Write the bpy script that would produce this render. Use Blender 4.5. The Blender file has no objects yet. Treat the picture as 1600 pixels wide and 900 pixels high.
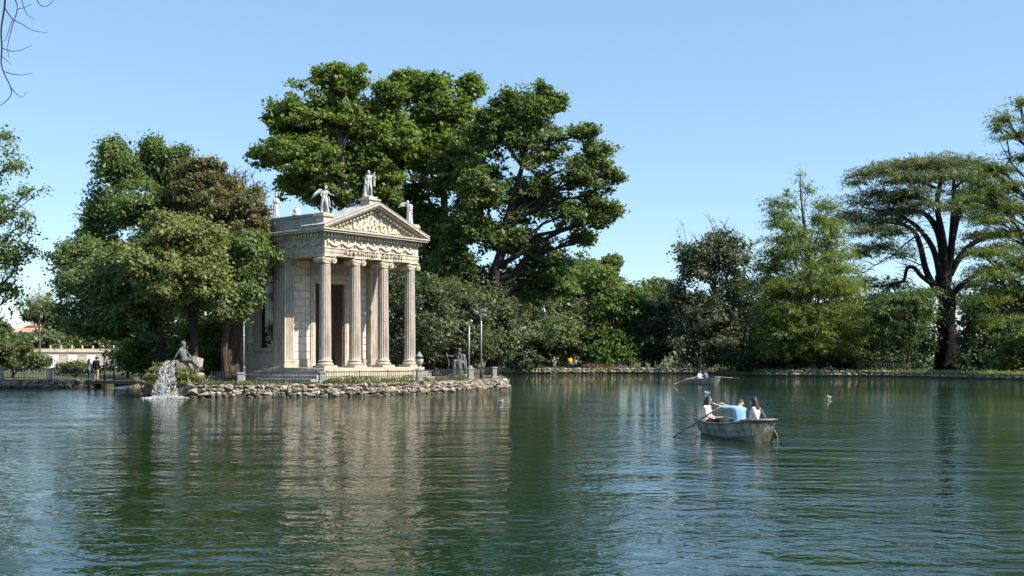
import bpy, bmesh, math, random
import numpy as np
from mathutils import Vector, Matrix
R = math.radians
PI = math.pi
random.seed(7)
SC = bpy.context.scene
COL = SC.collection
# ------------------------------------------------------------------ camera, sky, sun, exposure
F, HZ, EYE = 1750.0, 556.0, 2.44           # focal length (photo pixels), horizon row, eye height above the water
cam_d = bpy.data.cameras.new("camera")
cam = bpy.data.objects.new("camera", cam_d)
COL.objects.link(cam)
cam.location = (0, 0, EYE)
cam.rotation_euler = (R(90), 0, 0)
cam_d.sensor_width = 36.0
cam_d.lens = 36.0 * F / 1600.0
cam_d.shift_y = (HZ - 450.0) / 1600.0
cam_d.clip_end = 6000
SC.camera = cam

SUN_TO = Vector((0.93, -0.37, 0)).normalized()
SUN_EL = R(44)
sun_dir = Vector((SUN_TO.x * math.cos(SUN_EL), SUN_TO.y * math.cos(SUN_EL), math.sin(SUN_EL)))
W = bpy.data.worlds.new("World")
SC.world = W
W.use_nodes = True
wn = W.node_tree.nodes
wl = W.node_tree.links
bg = wn["Background"]
sky = wn.new("ShaderNodeTexSky")
sky.sky_type = 'NISHITA'
sky.sun_disc = False
sky.sun_elevation = SUN_EL
sky.sun_rotation = math.atan2(SUN_TO.x, SUN_TO.y)
sky.altitude = 50
sky.air_density = 0.9
sky.dust_density = 0.0
sky.ozone_density = 2.6
smx = wn.new("ShaderNodeMixRGB")          # a clear, even spring sky: the horizon hardly paler than above
smx.inputs[0].default_value = .5
smx.inputs[2].default_value = (1.27, 2.2, 3.25, 1)
wl.new(sky.outputs[0], smx.inputs[1])
wl.new(smx.outputs[0], bg.inputs[0])
bg.inputs[1].default_value = 0.12
sun_d = bpy.data.lights.new("sun", 'SUN')
sun_d.energy = 4.3
sun_d.angle = R(0.5)
sun_d.color = (1.0, 0.93, 0.82)
sun = bpy.data.objects.new("sun", sun_d)
COL.objects.link(sun)
sun.rotation_euler = (-sun_dir).to_track_quat('-Z', 'Y').to_euler()
SC.view_settings.view_transform = 'Standard'
SC.view_settings.look = 'None'
SC.view_settings.exposure = 1.05
SC.view_settings.gamma = 1.0
SC.view_settings.use_curve_mapping = False
cy = SC.cycles
cy.max_bounces = 10
cy.diffuse_bounces = 8
cy.glossy_bounces = 3
cy.transmission_bounces = 8
cy.caustics_reflective = False
cy.caustics_refractive = False

# ------------------------------------------------------------------ helpers
def at(px, py, Y):
    """world point seen at a photo pixel, Y metres away"""
    return Vector(((px - 800.0) / F * Y, Y, EYE + (HZ - py) / F * Y))

def mpp(Y):
    return Y / F

def tag(o, label=None, cat=None, group=None, kind=None):
    if label: o["label"] = label
    if cat: o["category"] = cat
    if group: o["group"] = group
    if kind: o["kind"] = kind
    return o

def empty(name, loc, label=None, cat=None, group=None, rz=0.0):
    o = bpy.data.objects.new(name, None)
    COL.objects.link(o)
    o.location = loc
    o.rotation_euler = (0, 0, rz)
    o.empty_display_size = 0.3
    return tag(o, label, cat, group)

def link_mesh(name, me, parent=None, loc=None, rot=None, scale=None):
    o = bpy.data.objects.new(name, me)
    COL.objects.link(o)
    if parent is not None: o.parent = parent
    if loc is not None: o.location = loc
    if rot is not None: o.rotation_euler = rot
    if scale is not None: o.scale = scale
    return o

def copy_tree(o, parent=None):
    c = o.copy()
    COL.objects.link(c)
    if parent is not None: c.parent = parent
    for ch in list(o.children):
        copy_tree(ch, c)
    return c

class MB:
    """collects shapes, builds ONE mesh object"""
    def __init__(s, org=(0, 0, 0)):
        s.v = []; s.f = []; s.sm = []; s.org = Vector(org)
    def add(s, vs, fs, smooth=False):
        b = len(s.v)
        s.v.extend([(p[0] - s.org.x, p[1] - s.org.y, p[2] - s.org.z) for p in vs])
        s.f.extend([tuple(b + i for i in f) for f in fs])
        s.sm.extend([smooth] * len(fs))
        return s
    def box(s, c, d, M=None, bev=0.0):
        x, y, z = d[0] / 2, d[1] / 2, d[2] / 2
        c = Vector(c)
        if bev > 0:
            vs = []
            k = bev
            for sx in (-1, 1):
                for sy in (-1, 1):
                    for sz in (-1, 1):
                        vs += [Vector((sx * (x - k), sy * (y - k), sz * z)), Vector((sx * (x - k), sy * y, sz * (z - k))), Vector((sx * x, sy * (y - k), sz * (z - k)))]
            fs = box_bev_faces()
        else:
            vs = [Vector((a, b, e)) for a in (-x, x) for b in (-y, y) for e in (-z, z)]
            fs = [(0, 1, 3, 2), (4, 6, 7, 5), (0, 4, 5, 1), (2, 3, 7, 6), (0, 2, 6, 4), (1, 5, 7, 3)]
        if M is not None: vs = [M @ v for v in vs]
        return s.add([c + v for v in vs], fs)
    def rng(s, x0, x1, y0, y1, z0, z1, bev=0.0):
        return s.box(((x0 + x1) / 2, (y0 + y1) / 2, (z0 + z1) / 2), (abs(x1 - x0), abs(y1 - y0), abs(z1 - z0)), None, bev)
    def tube(s, pts, rad, n=8, caps=True, smooth=True):
        pts = [Vector(p) for p in pts]
        if not hasattr(rad, '__len__'): rad = [rad] * len(pts)
        vs = []; fs = []
        up = None
        for i, p in enumerate(pts):
            t = (pts[min(i + 1, len(pts) - 1)] - pts[max(i - 1, 0)])
            if t.length < 1e-9: t = Vector((0, 0, 1))
            t.normalize()
            if up is None:
                up = Vector((0, 0, 1)) if abs(t.z) < 0.9 else Vector((1, 0, 0))
            a = t.cross(up)
            if a.length < 1e-5: a = t.cross(Vector((0, 1, 0)))
            a.normalize()
            b = t.cross(a).normalized()
            up = -b if False else up
            for k in range(n):
                q = 2 * PI * k / n
                vs.append(p + (a * math.cos(q) + b * math.sin(q)) * rad[i])
        for i in range(len(pts) - 1):
            for k in range(n):
                k2 = (k + 1) % n
                fs.append((i * n + k, i * n + k2, (i + 1) * n + k2, (i + 1) * n + k))
        if caps:
            fs.append(tuple(range(n - 1, -1, -1)))
            fs.append(tuple((len(pts) - 1) * n + k for k in range(n)))
        return s.add(vs, fs, smooth)
    def lathe(s, c, prof, n=16, smooth=True, a0=0.0):
        c = Vector(c); vs = []; fs = []
        for r, z in prof:
            for k in range(n):
                q = a0 + 2 * PI * k / n
                vs.append(c + Vector((r * math.cos(q), r * math.sin(q), z)))
        m = len(prof)
        for i in range(m - 1):
            for k in range(n):
                k2 = (k + 1) % n
                fs.append((i * n + k, i * n + k2, (i + 1) * n + k2, (i + 1) * n + k))
        fs.append(tuple(range(n - 1, -1, -1)))
        fs.append(tuple((m - 1) * n + k for k in range(n)))
        return s.add(vs, fs, smooth)
    def prism(s, poly, fn, smooth=False):
        """poly: 2-D outline (ccw); fn(p, 0|1) -> 3-D point of the two caps"""
        n = len(poly)
        vs = [fn(p, 0) for p in poly] + [fn(p, 1) for p in poly]
        fs = [tuple(range(n - 1, -1, -1)), tuple(range(n, 2 * n))]
        for i in range(n):
            j = (i + 1) % n
            fs.append((i, j, n + j, n + i))
        return s.add(vs, fs, smooth)
    def mesh(s, name, mat):
        me = bpy.data.meshes.new(name)
        me.from_pydata(s.v, [], s.f)
        me.polygons.foreach_set("use_smooth", s.sm)
        if mat: me.materials.append(mat)
        me.validate()
        bm = bmesh.new(); bm.from_mesh(me)
        bmesh.ops.recalc_face_normals(bm, faces=bm.faces)
        bm.to_mesh(me); bm.free()
        me.update()
        return me
    def build(s, name, mat, parent=None, **k):
        return link_mesh(name, s.mesh(name, mat), parent, **k)

_bbf = None
def box_bev_faces():
    global _bbf
    if _bbf: return _bbf
    idx = lambda a, b, c, t: ((a * 2 + b) * 2 + c) * 3 + t
    f = []
    for s in (0, 1):
        f.append([idx(0, 0, s, 0), idx(1, 0, s, 0), idx(1, 1, s, 0), idx(0, 1, s, 0)])
        f.append([idx(0, s, 0, 1), idx(1, s, 0, 1), idx(1, s, 1, 1), idx(0, s, 1, 1)])
        f.append([idx(s, 0, 0, 2), idx(s, 1, 0, 2), idx(s, 1, 1, 2), idx(s, 0, 1, 2)])
    for a in (0, 1):
        for b in (0, 1):
            f.append([idx(0, a, b, 0), idx(1, a, b, 0), idx(1, a, b, 1), idx(0, a, b, 1)])
            f.append([idx(a, 0, b, 0), idx(a, 1, b, 0), idx(a, 1, b, 2), idx(a, 0, b, 2)])
            f.append([idx(a, b, 0, 1), idx(a, b, 1, 1), idx(a, b, 1, 2), idx(a, b, 0, 2)])
            for c in (0, 1):
                f.append([idx(a, b, c, 0), idx(a, b, c, 1), idx(a, b, c, 2)])
    _bbf = f
    return f

def bez(a, b, c, n):
    a, b, c = Vector(a), Vector(b), Vector(c)
    return [a * (1 - t) ** 2 + b * 2 * t * (1 - t) + c * t * t for t in [i / (n - 1) for i in range(n)]]

# ------------------------------------------------------------------ materials
def srgb(r, g, b):
    f = lambda c: (c / 12.92 if c <= 0.04045 else ((c + 0.055) / 1.055) ** 2.4)
    return (f(r / 255), f(g / 255), f(b / 255), 1)

def newmat(name):
    m = bpy.data.materials.new(name)
    m.use_nodes = True
    return m, m.node_tree.nodes, m.node_tree.links, m.node_tree.nodes["Principled BSDF"]

def noise_mat(name, cols, scale=3.0, rough=0.85, bump=0.3, bscale=None, detail=8, rnd=0.0, streak=None, spec=0.3, dist=0.03, metal=0.0, stretch=(1, 1, 1)):
    """cols: colours along a noise ramp; rnd: brightness spread from one object to the next; streak: (colour, amount) of vertical weather stains"""
    m, n, l, b = newmat(name)
    tc = n.new("ShaderNodeTexCoord")
    mp = n.new("ShaderNodeMapping"); mp.inputs['Scale'].default_value = stretch
    l.new(tc.outputs['Object'], mp.inputs[0])
    vec = mp.outputs[0]
    if rnd > 0:
        oi = n.new("ShaderNodeObjectInfo")
        ad = n.new("ShaderNodeVectorMath"); ad.operation = 'ADD'
        sc = n.new("ShaderNodeVectorMath"); sc.operation = 'SCALE'
        cb = n.new("ShaderNodeCombineXYZ")
        l.new(oi.outputs['Random'], cb.inputs[0]); l.new(oi.outputs['Random'], cb.inputs[2])
        l.new(cb.outputs[0], sc.inputs[0]); sc.inputs['Scale'].default_value = 37.0
        l.new(vec, ad.inputs[0]); l.new(sc.outputs[0], ad.inputs[1])
        vec = ad.outputs[0]
    nz = n.new("ShaderNodeTexNoise")
    nz.inputs['Scale'].default_value = scale
    nz.inputs['Detail'].default_value = detail
    nz.inputs['Roughness'].default_value = 0.65
    l.new(vec, nz.inputs['Vector'])
    rp = n.new("ShaderNodeValToRGB")
    el = rp.color_ramp.elements
    k = len(cols)
    pos = [0.32 + 0.36 * i / max(1, k - 1) for i in range(k)]
    while len(el) < k: el.new(0.5)
    for i in range(k):
        el[i].position = pos[i]
        c = cols[i]
        el[i].color = (c[0], c[1], c[2], 1)
    l.new(nz.outputs['Fac'], rp.inputs[0])
    out = rp.outputs[0]
    if streak:
        mp2 = n.new("ShaderNodeMapping"); mp2.inputs['Scale'].default_value = (2.6, 2.6, 0.35)
        l.new(tc.outputs['Object'], mp2.inputs[0])
        n2 = n.new("ShaderNodeTexNoise"); n2.inputs['Scale'].default_value = 1.6; n2.inputs['Detail'].default_value = 6
        l.new(mp2.outputs[0], n2.inputs['Vector'])
        r2 = n.new("ShaderNodeValToRGB")
        r2.color_ramp.elements[0].position = 0.46; r2.color_ramp.elements[0].color = (0, 0, 0, 1)
        r2.color_ramp.elements[1].position = 0.72; r2.color_ramp.elements[1].color = (streak[1],) * 3 + (1,)
        l.new(n2.outputs['Fac'], r2.inputs[0])
        mx = n.new("ShaderNodeMixRGB")
        l.new(r2.outputs[0], mx.inputs[0]); l.new(out, mx.inputs[1]); mx.inputs[2].default_value = tuple(streak[0][:3]) + (1,)
        out = mx.outputs[0]
    if rnd > 0:
        hs = n.new("ShaderNodeHueSaturation")
        mr = n.new("ShaderNodeMapRange"); mr.inputs[3].default_value = 1 - rnd; mr.inputs[4].default_value = 1 + rnd
        l.new(oi.outputs['Random'], mr.inputs[0]); l.new(mr.outputs[0], hs.inputs['Value'])
        l.new(out, hs.inputs['Color']); out = hs.outputs[0]
    l.new(out, b.inputs['Base Color'])
    b.inputs['Roughness'].default_value = rough
    b.inputs['Specular IOR Level'].default_value = spec
    b.inputs['Metallic'].default_value = metal
    if bump > 0:
        n3 = n.new("ShaderNodeTexNoise")
        n3.inputs['Scale'].default_value = bscale or scale * 4
        n3.inputs['Detail'].default_value = 6
        l.new(vec, n3.inputs['Vector'])
        bp = n.new("ShaderNodeBump"); bp.inputs['Strength'].default_value = bump; bp.inputs['Distance'].default_value = dist
        l.new(n3.outputs['Fac'], bp.inputs['Height'])
        l.new(bp.outputs[0], b.inputs['Normal'])
    return m

def leaf_mat(name, cols, trans=0.35, rough=0.5, spec=0.35, tcol=None):
    """leaf colours along a per-leaf random attribute"""
    m, n, l, b = newmat(name)
    a = n.new("ShaderNodeAttribute"); a.attribute_name = "tint"
    rp = n.new("ShaderNodeValToRGB")
    el = rp.color_ramp.elements
    while len(el) < len(cols): el.new(0.5)
    for i, c in enumerate(cols):
        el[i].position = i / (len(cols) - 1)
        el[i].color = (c[0], c[1], c[2], 1)
    l.new(a.outputs['Fac'], rp.inputs[0])
    l.new(rp.outputs[0], b.inputs['Base Color'])
    b.inputs['Roughness'].default_value = rough
    b.inputs['Specular IOR Level'].default_value = spec
    tr = n.new("ShaderNodeBsdfTranslucent")
    hs = n.new("ShaderNodeMixRGB"); hs.blend_type = 'MULTIPLY'; hs.inputs[0].default_value = 1
    hs.inputs[2].default_value = tuple((tcol or (1.5, 1.7, 0.6))) + (1,)
    l.new(rp.outputs[0], hs.inputs[1])
    l.new(hs.outputs[0], tr.inputs[0])
    mx = n.new("ShaderNodeMixShader"); mx.inputs[0].default_value = trans
    l.new(b.outputs[0], mx.inputs[1]); l.new(tr.outputs[0], mx.inputs[2])
    l.new(mx.outputs[0], n["Material Output"].inputs[0])
    return m

def plain(name, c, rough=0.6, spec=0.4, metal=0.0, var=0.12, scale=8.0, bump=0.08):
    lo = tuple(x * (1 - var) for x in c[:3]); hi = tuple(min(1, x * (1 + var)) for x in c[:3])
    return noise_mat(name, [lo, hi], scale, rough, bump, scale * 3, 5, 0, None, spec, 0.01, metal)

MAT = {}
MAT['travertine'] = noise_mat("travertine", [(.34, .285, .215), (.48, .415, .325), (.55, .485, .395)], 2.2, .85, .35, 14, streak=((.19, .165, .135), .5))
MAT['column'] = noise_mat("column_stone", [(.31, .265, .22), (.46, .395, .325), (.55, .485, .41)], 1.6, .85, .4, 16, streak=((.19, .165, .14), .6), stretch=(1, 1, .55))
MAT['block'] = noise_mat("wall_block", [(.50, .44, .36), (.60, .535, .45), (.66, .60, .51)], 2.5, .85, .25, 18, rnd=.09)
MAT['stucco'] = noise_mat("stucco_wall", [(.34, .295, .23), (.44, .385, .305), (.50, .445, .36)], 1.4, .9, .2, 12, streak=((.2, .18, .15), .5))
MAT['relief'] = noise_mat("relief_stone", [(.42, .35, .26), (.58, .50, .39), (.62, .56, .47)], 5, .85, .4, 20)
MAT['marble'] = noise_mat("statue_marble", [(.36, .35, .33), (.58, .57, .54), (.66, .65, .62)], 3.5, .7, .3, 18, streak=((.2, .2, .19), .6))
MAT['grey_stone'] = noise_mat("grey_stone", [(.19, .18, .165), (.28, .27, .25), (.36, .345, .32)], 4, .9, .5, 20)
MAT['step_stone'] = noise_mat("step_stone", [(.22, .21, .195), (.36, .34, .315), (.46, .44, .41)], 2.5, .9, .4, 15)
MAT['roof'] = noise_mat("roof_lead", [(.26, .26, .26), (.38, .38, .375), (.47, .465, .45)], 1.5, .7, .2, 10)
MAT['rock'] = noise_mat("shore_rock", [(.10, .085, .066), (.28, .235, .18), (.45, .395, .32)], 3.2, .92, .9, 9, rnd=.4, dist=.06)
MAT['dark_rock'] = noise_mat("mossy_rock", [(.045, .045, .025), (.14, .115, .07), (.28, .235, .16)], 2.6, .95, .9, 8, rnd=.3, dist=.08)
MAT['iron'] = plain("wrought_iron", (.022, .022, .023), .55, .5, .3)
MAT['grey_iron'] = plain("grey_metal", (.15, .155, .16), .5, .5, .5)
MAT['lead_grey'] = plain("pale_metal", (.42, .43, .44), .45, .5, .4)
MAT['bark_dark'] = noise_mat("bark_dark", [(.012, .010, .008), (.028, .023, .018), (.048, .040, .032)], 5, .95, .9, 9, dist=.06, stretch=(1, 1, .25))
MAT['bark_brown'] = noise_mat("bark_brown", [(.025, .018, .014), (.075, .052, .038), (.16, .115, .085)], 4, .95, 1.0, 7, dist=.1, stretch=(1, 1, .22))
MAT['bark_grey'] = noise_mat("bark_grey", [(.06, .055, .045), (.13, .12, .10), (.22, .20, .17)], 4, .95, .7, 9, dist=.05, stretch=(1, 1, .3))
MAT['soil'] = noise_mat("soil", [(.06, .048, .034), (.14, .115, .08), (.21, .175, .125)], .8, .95, .6, 6, dist=.06)
MAT['ground'] = noise_mat("park_ground", [(.035, .05, .02), (.075, .085, .035), (.14, .12, .07)], .22, .95, .6, 3, dist=.08)
MAT['paving'] = noise_mat("quay_paving", [(.25, .23, .2), (.34, .32, .28)], 1.2, .9, .4, 10)
MAT['doorway_shade_brown'] = noise_mat("doorway_shade_brown", [(.085, .06, .045), (.15, .11, .085)], 3, .8, .2)  # dark brown that carries the dimness of the doorway

def wet_line(m, zwet=.16, moss=.55):
    n, l = m.node_tree.nodes, m.node_tree.links
    b = n["Principled BSDF"]
    src = b.inputs['Base Color'].links[0].from_socket
    ge = n.new("ShaderNodeNewGeometry"); sx = n.new("ShaderNodeSeparateXYZ"); l.new(ge.outputs['Position'], sx.inputs[0])
    nz = n.new("ShaderNodeTexNoise"); nz.inputs['Scale'].default_value = 1.1; nz.inputs['Detail'].default_value = 5; l.new(ge.outputs['Position'], nz.inputs['Vector'])
    mr = n.new("ShaderNodeMapRange"); mr.inputs[1].default_value = .58; mr.inputs[2].default_value = .7; mr.inputs[3].default_value = 0; mr.inputs[4].default_value = moss
    l.new(nz.outputs['Fac'], mr.inputs[0])
    m1 = n.new("ShaderNodeMixRGB"); m1.inputs[2].default_value = (.05, .06, .022, 1); l.new(mr.outputs[0], m1.inputs[0]); l.new(src, m1.inputs[1])
    w = n.new("ShaderNodeMath"); w.operation = 'MULTIPLY_ADD'; w.inputs[1].default_value = .2; l.new(nz.outputs['Fac'], w.inputs[0]); l.new(sx.outputs[2], w.inputs[2])
    wr = n.new("ShaderNodeMapRange"); wr.inputs[1].default_value = zwet + .06; wr.inputs[2].default_value = zwet + .14; wr.inputs[3].default_value = .72; wr.inputs[4].default_value = 0
    l.new(w.outputs[0], wr.inputs[0])
    m2 = n.new("ShaderNodeMixRGB"); m2.inputs[2].default_value = (.035, .034, .022, 1); l.new(wr.outputs[0], m2.inputs[0]); l.new(m1.outputs[0], m2.inputs[1])
    l.new(m2.outputs[0], b.inputs['Base Color'])
wet_line(MAT['rock']); wet_line(MAT['dark_rock'], .16, .7)
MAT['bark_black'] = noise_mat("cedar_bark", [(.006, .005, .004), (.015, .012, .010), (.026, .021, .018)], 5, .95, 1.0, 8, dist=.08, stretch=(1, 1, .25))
MAT['shade_sheet'] = plain("arch_shade", (.02, .024, .022), .08, .5, bump=.02)  # near-black colour standing in for the dark inside of the arches
# ------------------------------------------------------------------ ground, lake
def gp(px, Y): return ((px - 800.0) / F * Y, Y)
ISLAND_FRONT = [gp(215, 73), gp(228, 67.5), gp(262, 65.6), gp(300, 65.6), gp(400, 66.2), gp(500, 67.0), gp(580, 68.8), gp(650, 71.6), gp(720, 76.2), gp(772, 81.2), gp(790, 83.6)]
ISLAND_BACK = [gp(795, 86), gp(790, 100), gp(775, 125), gp(770, 150)]
LEFT_BANK = [(-62, 82), (-52, 84.6), gp(0, 85), gp(60, 85.3), gp(110, 85), gp(147, 85.4)]
FAR_BANK = [gp(780, 152.5), gp(860, 151), gp(950, 152.5), gp(1050, 151.5), gp(1120, 150), gp(1165, 142), gp(1195, 135), gp(1240, 133), gp(1290, 132), gp(1340, 131), gp(1400, 128), gp(1500, 120), gp(1600, 112)]
LAKE = [(-62, 7.5)] + LEFT_BANK + [(-33.5, 101), (-29.8, 101), (-28.2, 84)] + ISLAND_FRONT + ISLAND_BACK + FAR_BANK + [(62, 104), (70, 85), (66, 7.5)]
GZ = 0.55

def ground_mesh():
    bm = bmesh.new()
    out = [bm.verts.new((x, y, GZ)) for x, y in ((-3000, -3000), (3000, -3000), (3000, 4000), (-3000, 4000))]
    inn = [bm.verts.new((x, y, GZ)) for x, y in LAKE]
    ed = [bm.edges.new((out[i], out[(i + 1) % 4])) for i in range(4)]
    ed += [bm.edges.new((inn[i], inn[(i + 1) % len(inn)])) for i in range(len(inn))]
    bmesh.ops.triangle_fill(bm, use_beauty=True, use_dissolve=False, edges=ed)
    low = [bm.verts.new((v.co.x, v.co.y, -0.8)) for v in inn]
    for i in range(len(inn)):
        j = (i + 1) % len(inn)
        bm.faces.new((inn[i], inn[j], low[j], low[i]))
    bmesh.ops.recalc_face_normals(bm, faces=bm.faces)
    for f in bm.faces:
        if abs(f.normal.z) > 0.5 and f.normal.z < 0: f.normal_flip()
    me = bpy.data.meshes.new("ground"); bm.to_mesh(me); bm.free()
    me.materials.append(MAT['ground']); me.materials.append(MAT['dark_rock'])
    for p in me.polygons:
        if abs(p.normal.z) < .5: p.material_index = 1
    return me
tag(link_mesh("ground", ground_mesh()), kind='structure')

def water_mat():
    m, n, l, b = newmat("lake_water")
    b.inputs['Base Color'].default_value = (.0065, .022, .0068, 1)
    b.inputs['Roughness'].default_value = 0.03
    b.inputs['IOR'].default_value = 1.36
    b.inputs['Specular IOR Level'].default_value = 0.5
    tc = n.new("ShaderNodeTexCoord")
    def layer(scale, strx, dist, detail, rot, rough=.5, off=0.0):
        mp = n.new("ShaderNodeMapping")
        mp.inputs['Scale'].default_value = (strx, 1, 1)
        mp.inputs['Rotation'].default_value = (0, 0, R(rot))
        mp.inputs['Location'].default_value = (off, off * .7, 0)
        l.new(tc.outputs['Object'], mp.inputs[0])
        t = n.new("ShaderNodeTexNoise")
        t.inputs['Scale'].default_value = scale; t.inputs['Detail'].default_value = detail; t.inputs['Roughness'].default_value = rough
        t.inputs['Distortion'].default_value = .4
        l.new(mp.outputs[0], t.inputs['Vector'])
        mu = n.new("ShaderNodeMath"); mu.operation = 'MULTIPLY'; mu.inputs[1].default_value = dist
        l.new(t.outputs['Fac'], mu.inputs[0])
        return mu.outputs[0]
    # wind gusts: ripples are stronger in patches
    gm = n.new("ShaderNodeMapping"); gm.inputs['Scale'].default_value = (.6, 1, 1)
    l.new(tc.outputs['Object'], gm.inputs[0])
    g = n.new("ShaderNodeTexNoise"); g.inputs['Scale'].default_value = .09; g.inputs['Detail'].default_value = 3
    l.new(gm.outputs[0], g.inputs['Vector'])
    gr = n.new("ShaderNodeMapRange"); gr.inputs[1].default_value = .35; gr.inputs[2].default_value = .65; gr.inputs[3].default_value = .6; gr.inputs[4].default_value = 1.25
    l.new(g.outputs['Fac'], gr.inputs[0])
    gp_ = n.new("ShaderNodeMapping"); gp_.inputs['Location'].default_value = (-.62, -1.55, 0); gp_.inputs['Scale'].default_value = (1 / 17., 1 / 40., 0)
    l.new(tc.outputs['Object'], gp_.inputs[0])
    gs = n.new("ShaderNodeTexGradient"); gs.gradient_type = 'SPHERICAL'
    l.new(gp_.outputs[0], gs.inputs[0])
    ga = n.new("ShaderNodeMath"); ga.operation = 'MULTIPLY_ADD'; ga.inputs[1].default_value = .8
    l.new(gs.outputs['Fac'], ga.inputs[0]); l.new(gr.outputs[0], ga.inputs[2])
    gr = ga
    a = layer(8.0, .95, WAVE[0], 2, 8)
    c = layer(2.4, .8, WAVE[1], 2, -10, off=7)
    e = layer(.55, .5, WAVE[2], 3, 6, off=31)
    # streaks of calmer and rougher water
    km = n.new("ShaderNodeMapping"); km.inputs['Scale'].default_value = (.5, 1, 1); km.inputs['Rotation'].default_value = (0, 0, R(5))
    l.new(tc.outputs['Object'], km.inputs[0])
    kn = n.new("ShaderNodeTexNoise"); kn.inputs['Scale'].default_value = .42; kn.inputs['Detail'].default_value = 4; kn.inputs['Roughness'].default_value = .6
    l.new(km.outputs[0], kn.inputs['Vector'])
    kr = n.new("ShaderNodeMapRange"); kr.inputs[1].default_value = .36; kr.inputs[2].default_value = .64; kr.inputs[3].default_value = .6; kr.inputs[4].default_value = 1.35
    l.new(kn.outputs['Fac'], kr.inputs[0])
    gk = n.new("ShaderNodeMath"); gk.operation = 'MULTIPLY'; l.new(gr.outputs[0], gk.inputs[0]); l.new(kr.outputs[0], gk.inputs[1])
    gr = gk
    s1 = n.new("ShaderNodeMath"); s1.operation = 'ADD'; l.new(a, s1.inputs[0]); l.new(c, s1.inputs[1])
    s2 = n.new("ShaderNodeMath"); s2.operation = 'MULTIPLY'; l.new(s1.outputs[0], s2.inputs[0]); l.new(gr.outputs[0], s2.inputs[1])
    s3 = n.new("ShaderNodeMath"); s3.operation = 'ADD'; l.new(s2.outputs[0], s3.inputs[0]); l.new(e, s3.inputs[1])
    bp = n.new("ShaderNodeBump"); bp.inputs['Strength'].default_value = 1.0; bp.inputs['Distance'].default_value = 1.0
    l.new(s3.outputs[0], bp.inputs['Height'])
    l.new(bp.outputs[0], b.inputs['Normal'])
    return m
WAVE = (.0085, .034, .075)
tag(MB().add([(-90, 2, 0), (100, 2, 0), (100, 170, 0), (-90, 170, 0)], [(0, 1, 2, 3)]).build("lake_water", water_mat()), kind='structure')

# island terrace (gravel court the temple stands on) and the quay behind the camera
def inset(path, d):
    out = []
    for i, p in enumerate(path):
        a = Vector(path[max(i - 1, 0)]); b = Vector(path[min(i + 1, len(path) - 1)])
        t = (b - a).normalized(); nn = Vector((-t.y, t.x))
        q = Vector(p) + nn * d
        out.append((q.x, q.y))
    return out
TER = inset(ISLAND_FRONT[2:], .3) + [gp(786, 87), gp(770, 98), (-24, 98), (-24, 74)]
tag(MB().prism(TER, lambda p, k: Vector((p[0], p[1], .2 + .6 * k))).build("island_ground", MAT['soil']), kind='structure')
tag(MB().rng(-40, 40, -8, 7.6, .3, .8).build("quay", MAT['paving']), kind='structure')

# ------------------------------------------------------------------ rough stones
rr = random.Random(3)
def rock_mesh(name, mat, npt=15, seed=0):
    q = random.Random(seed)
    bm = bmesh.new()
    for i in range(npt):
        v = Vector((q.gauss(0, 1), q.gauss(0, 1), q.gauss(0, 1)))
        m = max(abs(v.x), abs(v.y), abs(v.z))
        s = v / m * .5 * .62 + v.normalized() * .5 * .42
        bm.verts.new(s * q.uniform(.9, 1.06))
    r = bmesh.ops.convex_hull(bm, input=bm.verts)
    bmesh.ops.delete(bm, geom=[v for v in bm.verts if not v.link_faces], context='VERTS')
    bmesh.ops.bevel(bm, geom=list(bm.edges), offset=.035, segments=1, affect='EDGES', profile=.5) if npt < 14 else None
    me = bpy.data.meshes.new(name); bm.to_mesh(me); bm.free()
    me.materials.append(mat)
    return me
STONES = [rock_mesh("stone", MAT['rock'], 17, i) for i in range(10)]
DSTONES = [rock_mesh("stone", MAT['dark_rock'], 17, i + 40) for i in range(6)]

def path_at(path, s):
    for i in range(len(path) - 1):
        a = Vector(path[i]); b = Vector(path[i + 1]); L = (b - a).length
        if s <= L or i == len(path) - 2:
            t = (b - a) / L
            return a + t * s, t
        s -= L
def path_len(path): return sum((Vector(path[i + 1]) - Vector(path[i])).length for i in range(len(path) - 1))

def stone_wall(root, path, courses, wmin, wmax, depth, parent_loc, mats=STONES, s0=0.0, s1=None, stop=300):
    """courses: list of (z centre, height, setback)"""
    L = path_len(path) if s1 is None else s1
    k = 0
    for z, h, sb in courses:
        s = s0 - rr.uniform(0, .3)
        while s < L:
            w = rr.uniform(wmin, wmax)
            p, t = path_at(path, max(0, min(L, s + w / 2)))
            nn = Vector((-t.y, t.x))
            hh = h * rr.uniform(.75, 1.35) * (.8 + .35 * (w - wmin) / (wmax - wmin))
            d = depth * rr.uniform(.8, 1.2)
            loc = Vector((p.x, p.y, z + rr.uniform(-.05, .05))) + Vector((nn.x, nn.y, 0)) * (sb + rr.uniform(-.06, .06))
            link_mesh("stone", rr.choice(mats), root, loc - Vector(parent_loc), (rr.uniform(-.2, .2), rr.uniform(-.25, .25), math.atan2(t.y, t.x) + rr.uniform(-.25, .25) + rr.choice((0, PI))), (w * 1.12, d * 1.2, hh * 1.2))
            s += w * .93
            k += 1
            if k >= stop: return

iw = empty("island_wall", (-11, 67, 0), "low rough stone retaining wall along the island shore in front of the temple", "wall")
stone_wall(iw, ISLAND_FRONT[3:], [(.0, .28, -.18), (.22, .27, -.10), (.43, .25, -.02), (.63, .22, .08)], .2, .62, .5, iw.location, stop=300)
lw = empty("bank_wall", (-38, 85, 0), "low row of rough stones edging the left bank below the fence", "wall")
stone_wall(lw, LEFT_BANK[1:], [(.08, .40, -.14), (.40, .36, .02)], .4, .95, .55, lw.location)
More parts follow.
